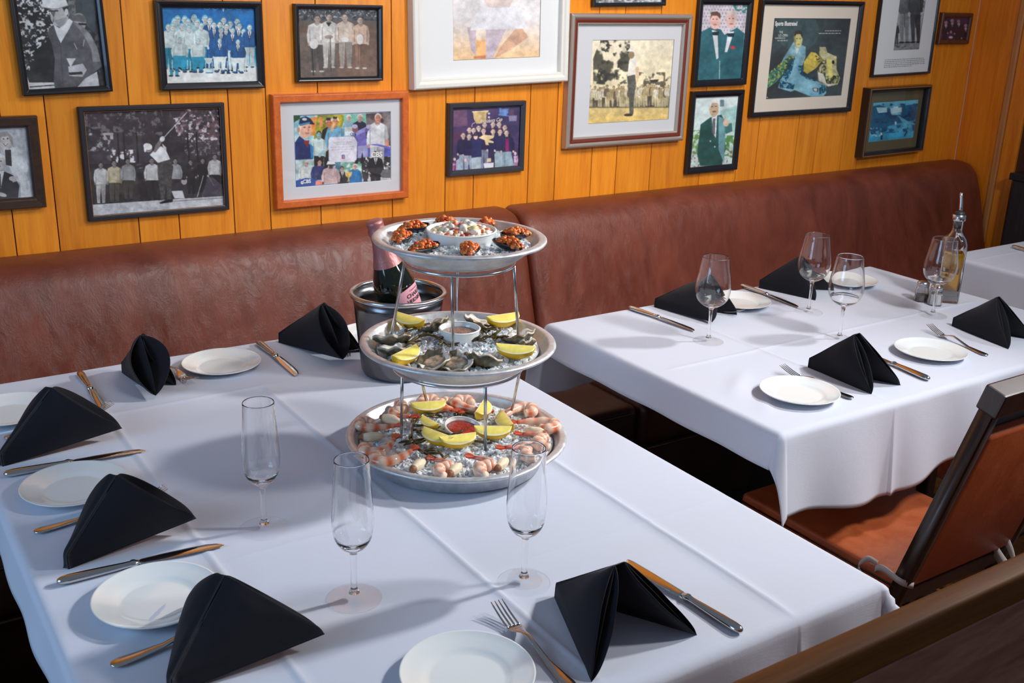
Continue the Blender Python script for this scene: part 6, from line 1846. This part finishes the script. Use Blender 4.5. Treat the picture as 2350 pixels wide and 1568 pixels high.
# 15 ---- team with a golden cup
q = [(195, 190), (1520, 145), (1485, 1360), (165, 1450)]
P = Pic(q, 165, 160, (70, 54, 96))
P.poly(R4(140, 120, 1560, 900), (60, 50, 92), (80, 60, 104), 200); P.poly([(200, 230), (480, 215), (490, 540), (190, 560)], (104, 70, 108), (120, 84, 116), 120); P.poly([(195, 640), (400, 640), (400, 900), (185, 920)], (86, 50, 84)); P.specks([(1040, 180), (1300, 170), (1290, 360), (1060, 330)], (110, 150, 210), 130, .42, .9); P.poly([(1290, 345), (1450, 340), (1440, 450), (1300, 455)], (150, 140, 176))
P.poly([(1270, 230), (1390, 220), (1390, 340), (1300, 340)], (90, 70, 100))
P.poly([(575, 250), (900, 232), (890, 265), (860, 290), (850, 480), (660, 500), (610, 400), (595, 270)], (226, 200, 140), (206, 176, 120), 90); P.line([(580, 258), (900, 244)], 22, (236, 214, 160)); P.line([(570, 560), (580, 500), (640, 470)], 14, (200, 190, 200)); P.ell(905, 295, 24, 22, (206, 196, 206)); P.ell(905, 370, 22, 22, (196, 186, 200))
nv = (46, 40, 84)
for x, y in [(815, 450), (975, 445), (1110, 445), (520, 550), (610, 560), (705, 515), (1210, 510)]: P.person(x, y, 880, (58, 40, 78), (60, 44, 80), (236, 206, 196), (84, 60, 78), .95)
for x, y, lg in [(405, 665, (176, 186, 206)), (510, 685, (176, 186, 206)), (800, 575, (150, 160, 190)), (985, 590, (60, 50, 90)), (1115, 600, (160, 176, 190)), (1250, 620, (150, 170, 186))]: P.person(x, y, 870, nv, lg, (236, 206, 192), (96, 70, 84), 1.05)
P.poly([(1230, 800), (1290, 800), (1300, 1060), (1225, 1060)], (130, 30, 96))
P.poly([(560, 830), (750, 800), (760, 1180), (560, 1190)], (44, 46, 96)); P.poly([(560, 1185), (755, 1165), (740, 1410), (570, 1420)], (176, 190, 200)); P.ell(645, 755, 42, 60, (232, 196, 180)); P.poly([(600, 745), (620, 700), (680, 700), (690, 740)], (70, 50, 70)); P.line([(740, 850), (820, 750)], 60, nv)
P.poly([(1010, 1100), (1170, 1090), (1165, 1380), (1020, 1390)], (160, 178, 190)); P.poly([(1225, 1070), (1330, 1065), (1400, 1350), (1235, 1370)], (150, 172, 186)); P.poly([(255, 1240), (400, 1130), (400, 1430), (255, 1440)], (176, 192, 206), (150, 160, 190), 40)
P.poly([(700, 780), (800, 720), (1010, 740), (990, 790), (900, 820), (1000, 860), (990, 890), (890, 880), (900, 930), (840, 930), (820, 830)], (232, 196, 170), (226, 206, 140), 40)
P.poly([(860, 1200), (945, 1195), (945, 1270), (860, 1275)], (232, 206, 170)); P.poly([(795, 1300), (1000, 1285), (990, 1385), (810, 1400)], (226, 226, 232))
P.poly([(165, 1300), (260, 1240), (255, 1440), (165, 1450)], (150, 60, 120), (206, 190, 206), 60); P.poly([(1390, 1160), (1480, 1150), (1485, 1350), (1400, 1360)], (160, 70, 130), (206, 190, 206), 60); P.ell(230, 1210, 26, 34, (232, 200, 196)); P.ell(440, 1230, 28, 36, (236, 196, 200)); P.ell(1420, 1110, 26, 40, (220, 190, 200))
gp = [(.0006, .014, 'steelblue'), (.003, .018, 'steelblue'), (.012, .017, 'steelblue'), (.017, .011, 'steelblue'), (.0175, .0115, 'black'), (.0175, .006, 'black')]
fr15, p15 = framed('graphite-framed photo of a team in dark blazers sharing a golden cup', [(1029, 238), (1210, 231), (1203, 393), (1032, 407)], .018, gp, off(q, 1020, 225, 8.477), P.done())
letter(fr15, p15, 'Presidents Cup', .56, .245, .062, M['ink_gold'], .0002, .35, .82, 'CENTER', .05)

# 16 ---- grey portrait of a couple, cut by the left edge
q = [(-215, 752), (165, 742), (238, 1212), (-150, 1235)]
P = Pic(q, 150, 190, (170, 172, 174))
P.poly(R4(-260, 700, 260, 1260), (188, 190, 192), (160, 162, 166), 160)
P.poly([(20, 890), (110, 870), (160, 930), (190, 1010), (180, 1060), (205, 1120), (170, 1150), (90, 1060), (60, 1000)], (212, 213, 214), (190, 191, 193), 60); P.poly([(140, 1110), (200, 1100), (222, 1210), (150, 1220)], (206, 207, 208)); P.poly([(30, 890), (70, 890), (80, 1000), (40, 990)], (60, 58, 60))
P.ell(30, 830, 42, 58, (196, 190, 186)); P.poly([(-30, 850), (-15, 780), (40, 770), (78, 810), (85, 880), (70, 850), (50, 800), (0, 810), (-10, 880)], (150, 146, 142)); P.ell(20, 820, 6, 4, (60, 56, 56)); P.ell(46, 818, 6, 4, (60, 56, 56)); P.ell(34, 858, 17, 6, (230, 228, 226)); P.line([(18, 850), (34, 866), (50, 850)], 4, (90, 80, 80))
P.poly([(-140, 1060), (-40, 1020), (20, 1030), (90, 1060), (135, 1130), (130, 1215), (-150, 1230)], (50, 48, 52), (38, 36, 40), 60); P.poly([(-30, 1030), (30, 1030), (10, 1150)], (214, 215, 216)); P.line([(0, 1050), (6, 1140)], 12, (50, 48, 52)); P.ell(-10, 975, 42, 58, (190, 184, 180)); P.poly([(-54, 970), (-45, 925), (0, 915), (34, 930), (36, 960), (20, 940), (-36, 942)], (206, 206, 206)); P.ell(-22, 965, 6, 4, (60, 56, 56)); P.ell(6, 965, 6, 4, (60, 56, 56)); P.ell(-8, 1000, 15, 5, (120, 106, 104))
for k in range(4): P.line([(78 + k * 12, 1076 - k * 4), (96 + k * 11, 1108 - k * 4)], 10, (196, 192, 188))
P.ell(85, 1082, 22, 16, (196, 192, 188)); P.ell(20, 1192, 34, 14, (190, 186, 182), .3)
br = [(.0008, .016, 'brown'), (.003, .020, 'brown'), (.022, .018, 'brown'), (.027, .012, 'brown'), (.027, .006, 'brown')]
framed('brown-framed grey portrait of a couple, cut by the left picture edge', [(-106, 273), (85, 265), (111, 477.5), (-74, 490)], .020, br, off(q, 0, 0, 2.614), P.done())
for o in list(bpy.data.objects):
    if '_pr' in o: del o['_pr']
# ================================================================== chairs
def chair(label, x, y, first=None):
    if first: return dup(first, (x, y, 0), 0, label)
    root = thing('dining_chair', label, 'chair', (x, y, 0), 0, 'dark framed leather dining chairs')
    hw = .176
    def stile(sx):
        bm = bmesh.new()
        # straight leaning post, kinked at the seat
        pts = [(.02, 0), (.045, .40), (-.095, .905)]
        q = []
        for (yy, zz) in pts: q.append([(sx - .012, yy - .017, zz), (sx + .012, yy - .017, zz), (sx + .012, yy + .017, zz), (sx - .012, yy + .017, zz)])
        vs = [[bm.verts.new(p) for p in r] for r in q]
        for a, b2 in zip(vs[:-1], vs[1:]):
            for k in range(4): bm.faces.new((a[k], a[(k + 1) % 4], b2[(k + 1) % 4], b2[k]))
        bm.faces.new(vs[0][::-1]); bm.faces.new(vs[-1])
        bmesh.ops.bevel(bm, geom=bm.edges[:], offset=.0035, segments=2, affect='EDGES')
        return bm
    for s in (-1, 1):
        frombm('stile', stile(s * hw), M['chair_wood'], root, True)
    for s in (-1, 1):
        bm = bmesh.new(); box(bm, s * (hw - .012) - .018, s * (hw - .012) + .018, .38, .415, 0, .41, 0, .004); frombm('leg', bm, M['chair_wood'], root)
    lean = Matrix.Rotation(math.atan2(.14, .505), 3, 'X')
    def onback(h0, h1, t0, t1, w, m, nm, bev, smooth=False):
        bm = bmesh.new()
        box(bm, -w, w, t0, t1, h0, h1, 0, bev, lean, (0, 0, 0))
        for v in bm.verts: v.co += Vector((0, .045, .40))
        return frombm(nm, bm, m, root, smooth)
    onback(.478, .528, -.020, .022, hw + .013, M['chair_wood'], 'top_rail', .004)
    onback(.445, .452, -.012, .014, hw - .012, M['chair_wood'], 'upper_rail', .002)
    onback(.055, .432, -.017, .016, hw - .013, M['seat_leather'], 'backrest', .010, True)
    onback(.0, .045, -.012, .012, hw - .012, M['chair_wood'], 'lower_rail', .003)
    bm = bmesh.new(); box(bm, -hw - .004, hw + .004, .05, .445, .395, .425, 0, .004); frombm('seat_frame', bm, M['chair_wood'], root)
    bm = bmesh.new(); box(bm, -hw - .010, hw + .010, .030, .462, .425, .466, 0, .014)
    bmesh.ops.subdivide_edges(bm, edges=bm.edges[:], cuts=1)
    frombm('seat_cushion', bm, M['seat_leather'], root, True)
    V, Fc = tube([(-hw - .0105, .035, .446), (-hw - .0105, .455, .446), (hw + .0105, .455, .446), (hw + .0105, .035, .446)], .0026, 6)
    mesh('piping', V, Fc, M['chair_wood'], root, True)
    for zz in (.14, .2):
        bm = bmesh.new(); box(bm, -hw, hw, .028, .044, zz, zz + .022, 0, .003); frombm('stretcher', bm, M['chair_wood'], root)
    for s in (-1, 1):
        bm = bmesh.new(); box(bm, s * hw - .008, s * hw + .008, .05, .39, .17, .192, 0, .003); frombm('side_stretcher', bm, M['chair_wood'], root)
    # cloth ties round the back posts
    def strap(pts, w, nm):
        P = [Vector(p) for p in spline(pts, 6)]
        V = []; n = len(P)
        for i, p in enumerate(P):
            V += [p - Vector((0, 0, w / 2)), p + Vector((0, 0, w / 2))]
        o = mesh(nm, V, [(2 * i, 2 * i + 2, 2 * i + 3, 2 * i + 1) for i in range(n - 1)], M['tie'], root, True)
        solid(o, .0016, 0)
    a = -hw
    strap([(a + .02, .075, .452), (a - .012, .085, .462), (a - .022, .062, .478), (a - .020, .02, .47), (a + .012, .012, .455), (a + .02, .04, .447)], .014, 'tie')
    strap([(a + .0, .090, .468), (a - .02, .100, .480), (a - .024, .115, .462), (a - .018, .118, .444), (a - .016, .108, .432)], .013, 'tie')
    b2 = hw
    strap([(b2 - .05, .03, .45), (b2 - .055, .0, .43), (b2 - .035, -.03, .395), (b2 + .005, -.055, .385), (b2 + .035, -.062, .388)], .030, 'tie')
    strap([(b2 - .03, .02, .475), (b2 - .028, -.004, .44), (b2 - .028, -.02, .40), (b2 - .03, -.028, .385)], .024, 'tie')
    return root
M['tie'] = mat('grey_white_tie', s2l((206, 200, 196)), .8)
ch = chair('dark framed chair with orange brown leather, front right of the near table', 1.854, 1.058)
chair('dark framed leather chair half hidden behind the first chair, at the right edge', 2.60, 1.16, ch)

# ================================================================== light
def area(name, loc, aim, size, power, col, sy=None):
    d = bpy.data.lights.new(name, 'AREA')
    d.shape = 'RECTANGLE'; d.size = size; d.size_y = sy or size
    d.energy = power; d.color = col
    o = bpy.data.objects.new(name, d); COL.objects.link(o)
    o.location = loc
    o.rotation_euler = (Vector(aim) - Vector(loc)).to_track_quat('-Z', 'Y').to_euler()
    return o
area('front_key_light', (2.2, .48, 2.0), (1.75, 1.8, .8), .20, 19, (1.0, .985, .97), .20)  # unseen key lamp, placed to follow the direction of the cast shadows
B_ = area('right_key_light', (3.4, .95, 2.5), (.6, 1.4, .75), .20, 8.2, (1.0, .985, .97), .20)  # second unseen lamp, aimed to throw the near table's shadows leftward
B_.data.spread = math.radians(58)
area('cool_fill_light', (-1.35, 1.3, 1.5), (.6, 1.6, .6), 1.0, 17, (.42, .68, 1.0), 1.0)  # unseen blue fill added at the left to cool the shaded cloth
W_ = area('wall_wash_fill', (2.0, .7, 2.95), (1.95, 2.75, 1.25), 2.2, 11.5, (1.0, .97, .94), .7)  # unseen wash added overhead to brighten the paneled wall evenly
W_.data.spread = math.radians(66)
w = bpy.data.worlds.new('room_air'); scene.world = w; w.use_nodes = True
bgn = w.node_tree.nodes['Background']
bgn.inputs['Color'].default_value = (.60, .76, 1.0, 1); bgn.inputs['Strength'].default_value = .2
scene.view_settings.view_transform = 'Standard'
scene.view_settings.look = 'None'
scene.view_settings.gamma = 1.0
scene.view_settings.use_curve_mapping = False
scene.view_settings.exposure = 0.0
